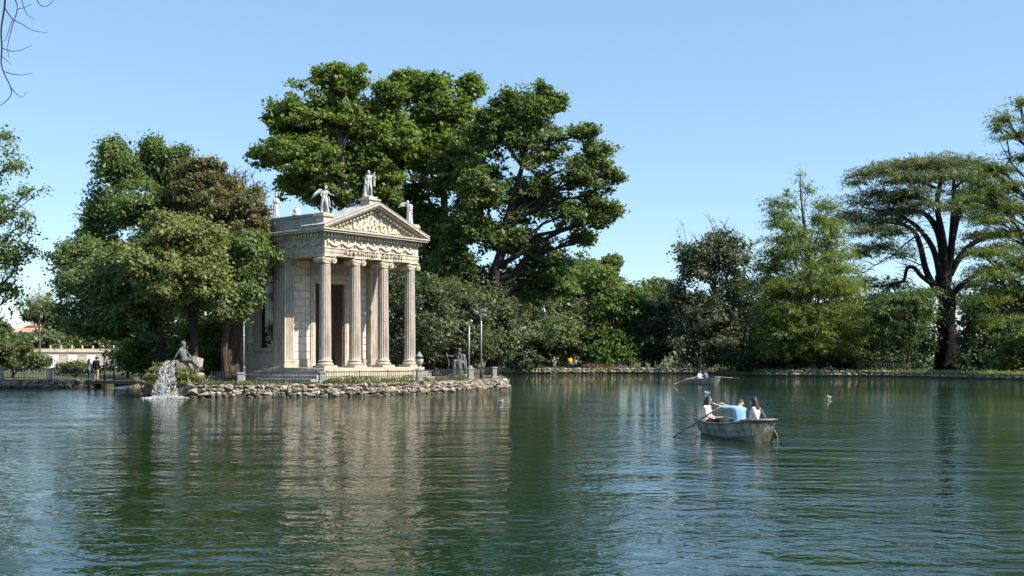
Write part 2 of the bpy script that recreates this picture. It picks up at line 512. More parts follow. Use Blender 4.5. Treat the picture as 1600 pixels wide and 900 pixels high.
# far bank: stones of a few pixels, joined
def stone_row(name, path, label, zc, w0, w1, h, n_rows=1, mat='rock'):
    mb = MB()
    L = path_len(path); q = random.Random(len(name) + int(L))
    for row in range(n_rows):
        s = 0
        while s < L:
            w = q.uniform(w0, w1)
            p, t = path_at(path, min(L, s + w / 2))
            me = q.choice(STONES)
            M = Matrix.Translation((p.x - t.y * (.12 + .3 * row), p.y + t.x * (.12 + .3 * row), zc + row * h * .75)) @ Matrix.Rotation(math.atan2(t.y, t.x) + q.uniform(-.4, .4), 4, 'Z') @ Matrix.Diagonal((w * 1.1, .6, h * q.uniform(.7, 1.35), 1))
            mb.add([M @ v.co for v in me.vertices], [tuple(f.vertices) for f in me.polygons])
            s += w * q.uniform(.9, 1.25)
    o = mb.build(name, MAT[mat])
    return tag(o, label, "stones", kind='stuff')
stone_row("bank_stones", FAR_BANK[:5], "row of pale small stones along the far shore under the long railing", .3, .3, .8, .42, 2)
stone_row("bank_stones", FAR_BANK[5:], "low stones edging the shaded right shore below the conifers", .25, .35, 1.0, .4, 2)

# ------------------------------------------------------------------ the temple (local axes: x along the front, y into the building)
TZ = 0.0
temple = empty("temple", (-11.68, 70.0, 0), "small cream stone Ionic temple with four columns and a pediment on the island", "temple", rz=math.atan2(.785, .62))
T0 = 1.68
def tp(name, mb, mat, kind=None, parent=None):
    o = mb.build(name, MAT[mat], parent or temple)
    if kind: o["kind"] = kind
    return o
# stepped base
mb = MB()
mb.rng(-.72, 8.37, -.72, 9.3, .6, T0, .03)
tp("stylobate", mb, 'travertine')
for i in range(3):
    z1 = T0 - .22 * (i + 1)
    tp("step", MB().rng(-.72 - .34 * (i + 1), -.72 - .34 * i, -.72 + .02 * i, 9.3, .6, z1, .02), 'step_stone')
for i in range(3):
    z1 = T0 - .22 * (i + 1)
    tp("step", MB().rng(8.37 + .34 * i, 8.37 + .34 * (i + 1), -.72, 9.3, .6, z1, .02), 'step_stone')
def fluted(r0, r1, z0, z1, nfl=20, sub=4, lev=9):
    mb = MB(); vs = []; fs = []
    n = nfl * sub
    for i in range(lev):
        f = i / (lev - 1)
        r = r0 + (r1 - r0) * (f ** 1.6)
        dep = .11 * r if 0 < i < lev - 1 else 0.0
        z = z0 + (z1 - z0) * (f if i not in (1, lev - 2) else (.03 if i == 1 else .97))
        for k in range(n):
            q = 2 * PI * k / n
            fr = (k % sub) / sub
            rad = r - dep * math.sin(PI * fr) ** .8 if fr > 0 else r
            vs.append(Vector((rad * math.cos(q), rad * math.sin(q), z)))
    for i in range(lev - 1):
        for k in range(n):
            fs.append((i * n + k, i * n + (k + 1) % n, (i + 1) * n + (k + 1) % n, (i + 1) * n + k))
    fs.append(tuple(range(n - 1, -1, -1))); fs.append(tuple((lev - 1) * n + k for k in range(n)))
    mb.add(vs, fs)
    return mb
def volute(mb, x, y0, y1, zc, r, hand):
    # scroll: drum with a raised spiral on both faces
    n = 20
    mb.prism([(r * math.cos(2 * PI * k / n), r * math.sin(2 * PI * k / n)) for k in range(n)], lambda p, k: Vector((x + p[0], y0 if k == 0 else y1, zc + p[1])))
    for y in (y0, y1):
        pts = []
        for i in range(30):
            a = i / 29 * 2.4 * 2 * PI
            rad = r * .93 * (1 - .8 * i / 29)
            pts.append((x + hand * rad * math.sin(a), y, zc + rad * math.cos(a)))
        mb.tube(pts, r * .13, 4)
        mb.tube([(x, y - .03, zc), (x, y + .03, zc)], r * .2, 8)
def capital_mb():
    mb = MB()
    mb.lathe((0, 0, 0), [(.33, 8.2), (.36, 8.22), (.36, 8.26), (.34, 8.29), (.40, 8.36), (.43, 8.44), (.40, 8.5)], 20)
    for sx in (-1, 1):
        volute(mb, sx * .41, -.42, .42, 8.42, .2, sx)
    mb.rng(-.42, .42, -.4, .4, 8.49, 8.62)
    mb.rng(-.5, .5, -.48, .48, 8.62, 8.70, .02)
    return mb
def base_mb():
    mb = MB()
    mb.rng(-.55, .55, -.55, .55, T0, T0 + .16, .015)
    pr = []
    for i in range(7):
        a = -PI / 2 + PI * i / 6; pr.append((.46 + .075 * math.cos(a), T0 + .235 + .075 * math.sin(a)))
    pr += [(.43, T0 + .33), (.415, T0 + .37), (.43, T0 + .40)]
    for i in range(6):
        a = -PI / 2 + PI * i / 5; pr.append((.42 + .045 * math.cos(a), T0 + .445 + .045 * math.sin(a)))
    pr += [(.39, T0 + .5), (.385, T0 + .53)]
    mb.lathe((0, 0, 0), pr, 28)
    return mb
shaft = fluted(.385, .325, T0 + .53, 8.2).build("column", MAT['column'], temple)
base_mb().build("column_base", MAT['travertine'], shaft)
capital_mb().build("capital", MAT['travertine'], shaft)
for i, t in enumerate((0, 2.55, 5.1, 7.65)):
    c = shaft if i == 0 else copy_tree(shaft, temple)
    c.location = (t, 0, 0)
    if i: c.rotation_euler = (0, 0, 0)
# antae: square piers with fluted faces
def flute_outline(x0, x1, y0, y1, n=5, d=.035):
    def side(a, b, nrm):
        a = Vector(a); b = Vector(b); nrm = Vector(nrm); o = []
        L = (b - a).length; t = (b - a) / L
        m = .07; w = (L - 2 * m) / n
        o.append(a)
        for i in range(n):
            s = m + i * w
            o += [a + t * (s + .02), a + t * (s + .04) - nrm * d, a + t * (s + w - .04) - nrm * d, a + t * (s + w - .02)]
        return o
    return [(p.x, p.y) for p in side((x0, y0), (x1, y0), (0, -1)) + side((x1, y0), (x1, y1), (1, 0)) + side((x1, y1), (x0, y1), (0, 1)) + side((x0, y1), (x0, y0), (-1, 0))]
for x0, x1 in ((-.40, .36), (7.29, 8.05)):
    y0, y1 = 3.36, 4.36
    o = flute_outline(x0, x1, y0, y1)
    pier = MB().prism(o, lambda p, k: Vector((p[0], p[1], T0 + .5 if k == 0 else 8.2))).build("pier", MAT['column'], temple)
    mb = MB()
    for e, za, zb in ((.14, T0, T0 + .17), (.09, T0 + .17, T0 + .3), (.05, T0 + .3, T0 + .38), (.07, T0 + .38, T0 + .5)):
        mb.rng(x0 - e, x1 + e, y0 - e, y1 + e, za, zb, .015)
    mb.build("pier_base", MAT['travertine'], pier)
    mb = MB()
    for e, za, zb in ((.04, 8.2, 8.3), (.0, 8.3, 8.45), (.06, 8.45, 8.56), (.12, 8.56, 8.70)):
        mb.rng(x0 - e, x1 + e, y0 - e, y1 + e, za, zb, .012)
    for xx, h in ((x0, -1), (x1, 1)):
        volute(mb, xx + h * .05, y0 - .05, y0 + .25, 8.42, .15, h)
    mb.build("pier_capital", MAT['travertine'], pier)
# cella front wall with its doorway
mb = MB()
mb.rng(.36, 2.5, 3.8, 4.6, T0, 8.72)
mb.rng(5.14, 7.29, 3.8, 4.6, T0, 8.72)
mb.rng(2.5, 5.14, 3.8, 4.6, 7.3, 8.72)
tp("front_wall", mb, 'stucco')
def blk(w, h=.5):
    return MB().box((0, 0, 0), (w - .035, .07, h - .035), None, .012).mesh("stone_block", MAT['block'])
BF, BH = blk(.86), blk(.43)
def course_panel(x0, y):
    for c in range(13):
        z = 2.22 + .5 * c + .25
        if z > 8.72: break
        seq = ((BF, .43), (BF, 1.29)) if c % 2 == 0 else ((BH, .215), (BF, .86), (BH, 1.505))
        for me, xc in seq:
            link_mesh("stone_block", me, temple, (x0 + xc, y + rr.uniform(-.006, .006), z))
course_panel(.37, 3.79)
course_panel(5.57, 3.79)
tp("wall_plinth", MB().rng(.36, 2.08, 3.70, 3.8, T0, 2.2, .01), 'travertine')
tp("wall_plinth", MB().rng(5.56, 7.29, 3.70, 3.8, T0, 2.2, .01), 'travertine')
mb = MB()
for x0, x1 in ((2.10, 2.5), (5.14, 5.54)):
    mb.rng(x0, x1, 3.66, 3.8, T0, 7.3, .015)
    mb.rng(x0 + .1, x1 - .1, 3.63, 3.66, T0 + .3, 7.1, .01)
mb.rng(2.10, 5.54, 3.66, 3.8, 7.3, 7.6, .015)
mb.rng(1.98, 5.66, 3.45, 3.8, 7.6, 7.72, .015).rng(1.9, 5.74, 3.35, 3.8, 7.72, 7.84, .02)
tp("door_frame", mb, 'travertine')
tp("added_dark_lining", MB().rng(5.04, 5.137, 3.84, 4.58, T0, 7.28, .01), 'doorway_shade_brown')  # jamb linings added to darken the doorway; its shade is in their colour
tp("added_dark_lining", MB().rng(2.503, 2.6, 3.84, 4.58, T0, 7.28, .01), 'doorway_shade_brown')
mb = MB()
for sx in (-1, 1):
    pts = [(3.82 + sx * (.25 + .5 * i / 9 * 1.3), 3.76, 8.25 - .22 * math.sin(PI * i / 9) + .05 * i / 9) for i in range(10)]
    mb.tube(pts, [.05 + .05 * math.sin(PI * i / 9) for i in range(10)], 6)
    mb.tube([(3.82 + sx * 1.2, 3.76, 8.3), (3.82 + sx * 1.28, 3.76, 7.98)], .06, 6)
mb.lathe((3.82, 3.75, 8.2), [(.05, -.2), (.2, -.14), (.24, 0), (.2, .14), (.05, .2)], 12)
mb.rng(2.2, 5.44, 3.775, 3.8, 7.9, 8.62)
tp("door_relief", mb, 'relief')
# side walls with an arched window each
def arch_wall(x0, x1, name):
    ya, yb, s0, s1 = 4.36, 9.0, 4.95, 6.45
    zs, zb, r = 7.25, 2.95, .75
    cyy = (s0 + s1) / 2
    mb = MB()
    mb.rng(x0, x1, ya, yb, T0, zb)
    mb.rng(x0, x1, ya, s0, zb, zs); mb.rng(x0, x1, s1, yb, zb, zs)
    for (sa, sb, sgn) in ((ya, cyy, -1), (cyy, yb, 1)):
        arc = [(cyy + sgn * r * math.cos(a), zs + r * math.sin(a)) for a in [PI / 2 * i / 8 for i in range(9)]]
        poly = ([(sa, zs)] + arc + [(cyy, 8.72), (sa, 8.72)]) if sgn < 0 else ([(sb, zs)] + arc + [(cyy, 8.72), (sb, 8.72)])
        mb.prism(poly, lambda p, k: Vector((x0 if k == 0 else x1, p[0], p[1])))
    w = tp(name, mb, 'stucco')
    xo = x0 if x0 < 3 else x1
    sg = -1 if x0 < 3 else 1
    fr = MB()
    fr.rng(xo, xo + sg * .05, s0 - .22, s0, zb, zs).rng(xo, xo + sg * .05, s1, s1 + .22, zb, zs)
    a0 = [(cyy - (r + .22) * math.cos(a), zs + (r + .22) * math.sin(a)) for a in [PI * i / 16 for i in range(17)]]
    a1 = [(cyy - r * math.cos(a), zs + r * math.sin(a)) for a in [PI * i / 16 for i in range(17)]]
    fr.prism(a0 + a1[::-1], lambda p, k: Vector((xo + sg * .05 * k, p[0], p[1])))
    fr.rng(xo, xo + sg * .14, s0 - .3, s1 + .3, zb - .18, zb, .02)
    fr.build("window_frame", MAT['travertine'], w)
    xp = (x0 + x1) / 2
    shade_sheet = [(s0 - .02, zb - .02), (s1 + .02, zb - .02)] + [(cyy + (r + .02) * math.cos(a), zs + (r + .02) * math.sin(a)) for a in [PI * i / 16 for i in range(17)]]
    MB().prism(shade_sheet, lambda p, k: Vector((xp + .03 * k, p[0], p[1]))).build("dark_arch_sheet", MAT['shade_sheet'], w)  # added dark sheet that makes the arched opening look unlit inside
    for c in range(13):
        me = BH if c % 2 else BF
        o = link_mesh("quoin", me, w, (xo + sg * .01, 7.35, 2.5 + .5 * c), (0, 0, PI / 2))
        o.scale = (.75, 1, 1)
    tp("wall_plinth", MB().rng(xo, xo + sg * .16, ya, yb, T0, 2.3, .015).rng(xo, xo + sg * .09, ya, s0 - .4, 2.3, 2.72, .01).rng(xo, xo + sg * .09, s0 - .4, yb, 2.3, 2.6, .01), 'travertine')
arch_wall(.02, .5, "side_wall")
arch_wall(7.15, 7.63, "side_wall")
tp("rear_wall", MB().rng(.5, 7.15, 8.5, 9.0, T0, 8.72), 'stucco')
# entablature
def ring(mb, e, z0, z1, b=0.0):
    mb.rng(-.4 - e, 8.05 + e, -.4 - e, .4, z0, z1, b)
    mb.rng(-.4 - e, .4, .4, 9.1, z0, z1, b); mb.rng(7.25, 8.05 + e, .4, 9.1, z0, z1, b)
mb = MB(); ring(mb, 0, 8.70, 8.90); ring(mb, .03, 8.90, 9.13, .008); ring(mb, .07, 9.13, 9.2, .02)
tp("architrave", mb, 'travertine')
mb = MB(); mb.rng(-.4, 8.05, -.4, 9.1, 9.2, 9.74); mb.rng(-.47, 8.12, -.47, 9.17, 9.74, 9.82, .02)
tp("frieze", mb, 'travertine')
mb = MB(); mb.rng(-.52, 8.17, -.52, 9.2, 9.82, 10.12)
x = -.60
def dent(mb, x, y): mb.box((x, y, 9.99), (.15, .15, .2))
k = 0
while x < 8.3:
    dent(mb, x, -.595); x += .29
y = -.31
while y < 9.2:
    dent(mb, -.595, y); dent(mb, 8.245, y); y += .29
tp("dentil_course", mb, 'travertine', 'stuff')
mb = MB(); mb.rng(-.9, 8.55, -.9, 9.4, 10.12, 10.22, .01).rng(-.98, 8.63, -.98, 9.46, 10.22, 10.34, .03)
tp("cornice", mb, 'travertine')
# garlands on the frieze
def garland(p0, d, nrm):
    p0 = Vector(p0); d = Vector(d); nrm = Vector(nrm); mb = MB()
    L = d.length
    pts = [p0 + d * f + nrm * .04 + Vector((0, 0, -.26 * math.sin(PI * f) - .02)) for f in [i / 10 for i in range(11)]]
    mb.tube(pts, [.03 + .055 * math.sin(PI * i / 10) + .012 * (i % 2) for i in range(11)], 6)
    mb.tube([p0 + nrm * .05 + Vector((0, 0, .08)), p0 + nrm * .05 + Vector((0, 0, -.33))], [.055, .025], 6)
    mb.box(p0 + nrm * .04 + Vector((0, 0, .03)), (.16, .1, .16) if abs(nrm.y) > .5 else (.1, .16, .16), None, .03)
    c = p0 + d * .5 + nrm * .03 + Vector((0, 0, .03))
    mb.tube([c - Vector((0, 0, .07)), c + Vector((0, 0, .07))], [.07, .07], 6)
    return mb
for i in range(7):
    tp("garland", garland((-.15 + i * 1.135, -.4, 9.62), (1.135, 0, 0), (0, -1, 0)), 'relief')
for i in range(7):
    tp("garland", garland((-.4, -.1 + i * 1.2, 9.62), (0, 1.2, 0), (-1, 0, 0)), 'travertine')
# inscription
letters = plain("bronze_letters", (.045, .04, .035), .6)
for word, ta, tb in (("\u0391\u03a3\u039a\u039b\u0397\u03a0\u0399\u03a9\u0399", 1.19, 4.06), ("\u03a3\u03a9\u03a4\u0397\u03a1\u0399", 4.52, 6.44)):
    tc_ = bpy.data.curves.new("inscription", 'FONT')
    tc_.body = word; tc_.size = .40; tc_.extrude = .012; tc_.space_character = 1.32; tc_.offset = .004
    to = bpy.data.objects.new("tmp_text", tc_); COL.objects.link(to)
    bpy.context.view_layer.update()
    tme = bpy.data.meshes.new_from_object(to.evaluated_get(bpy.context.evaluated_depsgraph_get()))
    bpy.data.objects.remove(to)
    tme.name = "inscription"; tme.materials.clear(); tme.materials.append(letters)
    xs = [v.co.x for v in tme.vertices]
    k = (tb - ta) / (max(xs) - min(xs))
    ins = link_mesh("inscription", tme, temple, (ta - min(xs) * k, -.44, 8.81), (R(90), 0, 0))
    ins.scale = (k, 1, 1)
# pediment
AX, AZ, EX, EZ = 3.825, 12.18, -.93, 10.34
sl = (AZ - EZ) / (AX - EX)
th = .34
mb = MB().prism([(EX + .75, EZ), (AX * 2 - EX - .75, EZ), (AX, AZ - .3)], lambda p, k: Vector((p[0], -.36 + .5 * k, p[1])))
tp("tympanum", mb, 'travertine')
for sg in (1, -1):
    X = lambda x: x if sg > 0 else 2 * AX - x
    mb = MB()
    # stepped profile of the raking cornice
    for (o0, o1, y0) in ((0, -.13, -.98), (-.13, -.24, -.88), (-.24, -.36, -.6)):
        mb.prism([(X(EX), EZ + .02 + o1 * .0 + max(o0, -.02) * 0 + 0.0), (X(EX), EZ + .15 + 0.0), (X(AX), AZ + .15 + o0), (X(AX), AZ + .15 + o1)], lambda p, k: Vector((p[0], y0 if k == 0 else -.3, p[1]))) if False else \
        mb.prism([(X(EX + (-o1 - .13) * 1.9), EZ + .14 + o1 + (-o1 - .13) * 1.9 * sl), (X(EX + (-o1 - .13) * 1.9), EZ + .14 + o0 + (-o1 - .13) * 1.9 * sl), (X(AX), AZ + .14 + o0), (X(AX), AZ + .14 + o1)], lambda p, k: Vector((p[0], y0 if k == 0 else -.3, p[1])))
    tp("raking_cornice", mb, 'travertine')
    mb = MB(); x = EX + 1.0
    while x < AX - .2:
        z = EZ + (x - EX) * sl - .3
        mb.box((X(x), -.55, z), (.16, .22, .17)); x += .3
    tp("raking_dentils", mb, 'travertine', 'stuff')
    rb = MB()
    rb.prism([(X(EX - .02), EZ + .17), (X(EX - .02), EZ + .21), (X(AX), AZ + .21), (X(AX), AZ + .17)], lambda p, k: Vector((p[0], -1.0 if k == 0 else 1.25, p[1])))
    rb.prism([(X(EX + .06), EZ + .004), (X(EX + .06), EZ + .168), (X(AX), AZ + .168), (X(AX), AZ - .1)], lambda p, k: Vector((p[0], -.297 if k == 0 else .99, p[1])))
    y = -.7
    while y < 1.1:
        rb.prism([(X(EX), EZ + .21), (X(EX), EZ + .25), (X(AX), AZ + .25), (X(AX), AZ + .21)], lambda p, k: Vector((p[0], y if k == 0 else y + .05, p[1])))
        y += .9
    tp("roof", rb, 'roof')
tp("gable_back", MB().prism([(EX + .75, EZ), (AX * 2 - EX - .75, EZ), (AX, AZ + .1)], lambda p, k: Vector((p[0], 1.0 + .2 * k, p[1]))), 'stucco')
tp("roof_terrace", MB().rng(-.1, 7.75, 1.2, 9.2, 10.34, 10.8), 'roof')
tp("parapet", MB().rng(-.1, 7.75, 8.8, 9.2, 10.8, 11.15).rng(-.03, 7.68, 8.75, 9.25, 11.15, 11.33, .02), 'grey_stone')
# attic parapets and pedestals
for x0, x1 in ((-.5, -.12), (7.77, 8.15)):
    tp("parapet", MB().rng(x0, x1, .42, 9.2, 10.34, 11.15).rng(x0 - .08, x1 + .08, .42, 9.25, 11.15, 11.33, .02), 'grey_stone')
    xm = (x0 + x1) / 2 + (.22 if x0 < 0 else -.22)
    tp("pedestal", MB().rng(xm - .38, xm + .38, -.38, .42, 10.34, 11.1, .01).rng(xm - .48, xm + .48, -.48, .52, 11.1, 11.22, .02).rng(xm - .42, xm + .42, -.42, .46, 11.22, 11.34, .015), 'travertine')
    f = MB().lathe(((x0 + x1) / 2, 2.3, 11.33), [(.3, 0), (.3, .08), (.15, .12), (.26, .3), (.2, .42), (.06, .5), (.09, .58), (.02, .66)], 12)
    tp("finial", f, 'marble')
tp("pedestal", MB().rng(AX - .42, AX + .42, -.45, .4, 11.9, 12.52, .015).rng(AX - .55, AX + .55, -.56, .5, 12.52, 12.64, .02).rng(AX - .36, AX + .36, -.4, .36, 12.64, 12.78, .02), 'travertine')
TM = Matrix.Translation(temple.location) @ Matrix.Rotation(temple.rotation_euler.z, 4, 'Z')
def tw(x, y, z): return TM @ Vector((x, y, z))

# ------------------------------------------------------------------ fences, gate, posts, lamps
def fence(name, path, z, h, label, spacing=.17, r=.016, post_every=2.2, mat='iron', rails=(.06, .55, 1.0), bars_joined=False, cat="fence", mid=True):
    p0 = path_at(path, 0)[0]
    root = empty(name, (p0.x, p0.y, z), label, cat)
    org = root.location
    L = path_len(path)
    for f in rails:
        if f == .55 and not mid: continue
        pts = [Vector((p[0], p[1], z + h * f)) for p in path]
        MB(org).tube(pts, .03 if f > .9 else .018, 5).build("rail", MAT[mat], root)
    bar = MB().tube([(0, 0, h * .03), (0, 0, h * .99)], r, 5).mesh("bar", MAT[mat])
    post = MB().tube([(0, 0, 0), (0, 0, h * 1.02)], .028, 6).lathe((0, 0, h * 1.02), [(.03, 0), (.045, .03), (.02, .07)], 6).mesh("post", MAT[mat])
    s = 0; jb = MB(org); nextp = 0
    while s <= L:
        p, t = path_at(path, s)
        loc = Vector((p.x, p.y, z)) - org
        if s >= nextp:
            link_mesh("post", post, root, loc); nextp += post_every
        elif bars_joined:
            jb.tube([loc + org, loc + org + Vector((0, 0, h))], r, 4)
        else:
            link_mesh("bar", bar, root, loc)
        s += spacing
    if bars_joined and jb.v:
        o = jb.build("bars", MAT[mat], root); o["kind"] = 'stuff'
    return root
ipath = inset(ISLAND_FRONT, .62)
def sub(path, px0, px1, n=12):
    """points of a path between two photo columns"""
    out = []
    L = path_len(path)
    for i in range(400):
        p, t = path_at(path, L * i / 399)
        px = 800 + p.x / p.y * F
        if px0 <= px <= px1: out.append((p.x, p.y))
    k = max(1, len(out) // n)
    return out[::k] + ([out[-1]] if len(out) % k != 1 else [])
IZ = .8
fence("iron_fence", sub(ipath, 330, 376, 6), IZ, .66, "dark iron fence behind the rocks, between the tree trunk and the tall lamp pole")
fence("iron_fence", sub(ipath, 384, 498, 8), IZ, .66, "dark iron fence in front of the temple steps, left of the plain stone post")
fence("iron_fence", sub(ipath, 508, 649, 8), IZ, .66, "thin iron fence with weeds between the plain stone post and the urn")
fence("iron_fence", sub(ipath, 662, 730, 8), IZ, .68, "iron fence between the urn pedestal and the domed stone post", .19)
fence("iron_fence", sub(ipath, 740, 768, 8), IZ, .74, "short scrolled iron fence at the right tip of the island", .24)
fence("iron_fence", sub(inset(LEFT_BANK, .6), -60, 134, 10), GZ, .92, "grey iron fence with stone posts along the left bank", .21, .012, 2.3, 'grey_iron')
def stone_post(px, Y, z, w, h, label, cap, loc=None):
    c = at(px, 556, Y); root = empty("stone_post", (c.x, Y, z), label, "post", rz=.4)
    MB().rng(-w / 2, w / 2, -w / 2, w / 2, 0, h, .02).rng(-w * .62, w * .62, -w * .62, w * .62, 0, .12, .02).build("shaft", MAT['grey_stone'], root)
    m = MB().rng(-w * .62, w * .62, -w * .62, w * .62, h, h + .1, .025)
    if cap: m.lathe((0, 0, h + .1), [(w * .5, 0), (w * .48, .06), (w * .3, .15), (.03, .2)], 12)
    m.build("cap", MAT['grey_stone'], root)
    return root
def ipy(px):
    q = sub(ipath, px - 3, px + 3, 1); return q[0][1]
stone_post(503, ipy(503), IZ, .34, .58, "plain square grey stone post between two fences before the temple corner", False)
up = stone_post(655, ipy(655), IZ, .36, .66, "grey stone pedestal carrying the urn by the fence", False)
stone_post(735, ipy(735), IZ, .38, .66, "domed grey stone post in the fence below the seated statue", True)
stone_post(772, ipy(771), IZ, .34, .72, "square grey stone post at the very tip of the island", False)
stone_post(375, ipy(375), IZ, .36, .55, "low cream stone post at the foot of the tall lamp pole", False)
for px, l in ((1, "buff stone post in the left bank fence, at the edge of the view"), (77, "buff stone post in the left bank fence, nearer to the couple")):
    c = at(px, 556, 85.9); r0 = empty("stone_post", (c.x, 85.9, GZ), l, "post")
    MB().rng(-.17, .17, -.17, .17, 0, .86, .02).build("shaft", MAT['relief'], r0); MB().rng(-.21, .21, -.21, .21, .86, .95, .02).build("cap", MAT['relief'], r0)
u = up.location + Vector((0, 0, .765))
urn = empty("urn", u, "stone garden urn with dark rim and domed lid beside the right column", "urn")
MB().lathe((0, 0, 0), [(.17, 0), (.17, .05), (.07, .1), (.06, .17), (.12, .24), (.22, .36), (.265, .5), (.27, .6), (.24, .68)], 18).build("bowl", MAT['travertine'], urn)
MB().lathe((0, 0, 0), [(.25, .68), (.285, .71), (.285, .77), (.23, .8)], 18).build("rim", MAT['bark_dark'], urn)
MB().lathe((0, 0, 0), [(.22, .8), (.24, .86), (.17, .96), (.08, 1.04), (.09, 1.09), (.02, 1.16)], 14).build("lid", MAT['grey_stone'], urn)
# poles
c = at(381, 556, 70.0)
lp = empty("lamp_pole", (c.x, 70.0, IZ), "slim pale metal lamp pole with thick foot beside the left temple wall", "lamp post")
MB().tube([(0, 0, 1.0), (0, 0, 2.9), (0, 0, 6.3)], [.055, .05, .04], 8).lathe((0, 0, 2.85), [(.06, 0), (.075, .04), (.06, .1)], 8).build("pole", MAT['lead_grey'], lp)
MB().lathe((0, 0, 0), [(.14, 0), (.14, .12), (.1, .16), (.1, .85), (.12, .9), (.07, 1.0)], 10).build("foot", MAT['grey_iron'], lp)
MB().lathe((0, 0, 6.3), [(.05, 0), (.16, .1), (.2, .4), (.12, .5), (.03, .6)], 10).build("lantern", MAT['grey_iron'], lp)
def flood_pole(px, Y, ytop, label, heads):
    c = at(px, 556, Y); top = at(px, ytop, Y).z
    root = empty("floodlight_pole", (c.x, Y, IZ), label, "lamp post")
    h = top - IZ
    MB().tube([(0, 0, .7), (0, 0, h)], [.05, .042], 8).build("pole", MAT['lead_grey'], root)
    MB().lathe((0, 0, 0), [(.1, 0), (.1, .6), (.12, .64), (.05, .75)], 8).build("foot", MAT['grey_iron'], root)
    for dx, dz, rot in heads:
        M = Matrix.Rotation(rot, 3, 'Y')
        hd = MB().tube([(0, 0, h + dz), (dx * .6, 0, h + dz)], .03, 5).box((dx, -.05, h + dz), (.34, .26, .2), M, .03).build("lamp_head", MAT['lead_grey'], root)
        MB().box((dx, -.19, h + dz), (.26, .02, .14), M, .004).build("lens", MAT['grey_iron'], hd)
flood_pole(733, 79, 507, "shorter pale floodlight pole beside the seated statue", [(-.12, 0, .5), (.1, .16, -.9)])
flood_pole(752, 81, 486, "taller pale floodlight pole right of the seated statue", [(-.36, -.1, .35), (.16, .02, -.1), (.2, -.3, .1)])
# gate and foot bridge at the left end of the island
g0 = at(163, 556, 85)
gate = empty("iron_gate", (g0.x, 85, GZ), "tall black iron gate on the footbridge left of the fountain", "gate")
w = at(214, 556, 85).x - g0.x
for x in (0, w * .3):
    MB().tube([(x, 0, -.05), (x, 0, 1.9)], .07, 8).lathe((x, 0, 1.9), [(.09, 0), (.1, .05), (.04, .12), (.07, .2), (.01, .28)], 8).build("gate_post", MAT['iron'], gate)
for z in (.15, .95, 1.75):
    MB().tube([(0, 0, z), (w, 0, z)], .022, 5).build("rail", MAT['iron'], gate)
bar = MB().tube([(0, 0, .08), (0, 0, 1.86)], .014, 5).lathe((0, 0, 1.84), [(.014, 0), (.028, .04), (.004, .14)], 5).mesh("bar", MAT['iron'])
x = .12
while x < w:
    link_mesh("bar", bar, gate, (x, 0, 0)); x += .13
br = empty("footbridge", ((g0.x + w / 2 - .2), 86.2, 0), "low dark footbridge crossing to the island behind the fountain", "bridge")
MB().rng(-2.4, 2.9, -1.3, 1.3, .42, .56, .02).build("deck", MAT['soil'], br)
MB().rng(-2.4, 2.9, -1.36, -1.3, .3, .58, .01).build("edge_beam", MAT['iron'], br)
# far bank railings
fp = [(p[0], p[1] + 1.2) for p in FAR_BANK]
fence("long_railing", sub(fp, 780, 978, 6), GZ, 1.0, "dark iron railing along the far shore where people stand", .26, .014, 2.5, 'iron', (.06, .55, 1.0), True)
fence("long_railing", sub(fp, 979, 1118, 6), GZ, 1.05, "long dark iron railing above the stones behind the distant rowing boat", .26, .014, 2.5, 'iron', (.06, .55, 1.0), True)
fp2 = [(p[0], p[1] + 2.0) for p in FAR_BANK]
fence("short_railing", sub(fp2, 1342, 1422, 4), GZ, 1.0, "short iron railing in the shade left of the big cedar trunk", .3, .014, 2.0, 'grey_iron', (.06, .55, 1.0), True)
# ------------------------------------------------------------------ foliage
def unit(a):
    return a / np.maximum(np.linalg.norm(a, axis=1, keepdims=True), 1e-9)

def leaf_object(name, P, N, A, L, Wd, tint, mat, parent, org):
    n = len(P)
    A = unit(A - N * np.sum(A * N, axis=1, keepdims=True))
    B = np.cross(N, A)
    L = L[:, None]; Wd = Wd[:, None]
    V = np.empty((n, 4, 3), np.float32)
    V[:, 0] = P - A * L * .5
    V[:, 1] = P + B * Wd * .5 + A * L * .08
    V[:, 2] = P + A * L * .5
    V[:, 3] = P - B * Wd * .5 + A * L * .08
    V -= np.array(org, np.float32)
    me = bpy.data.meshes.new(name)
    me.vertices.add(n * 4); me.vertices.foreach_set("co", V.ravel())
    me.loops.add(n * 4); me.loops.foreach_set("vertex_index", np.arange(n * 4, dtype=np.int32))
    me.polygons.add(n)
    me.polygons.foreach_set("loop_start", np.arange(0, n * 4, 4, dtype=np.int32))
    at_ = me.attributes.new("tint", 'FLOAT', 'FACE')
    at_.data.foreach_set("value", tint.astype(np.float32))
    me.update(calc_edges=True)
    me.materials.append(mat)
    return link_mesh(name, me, parent)

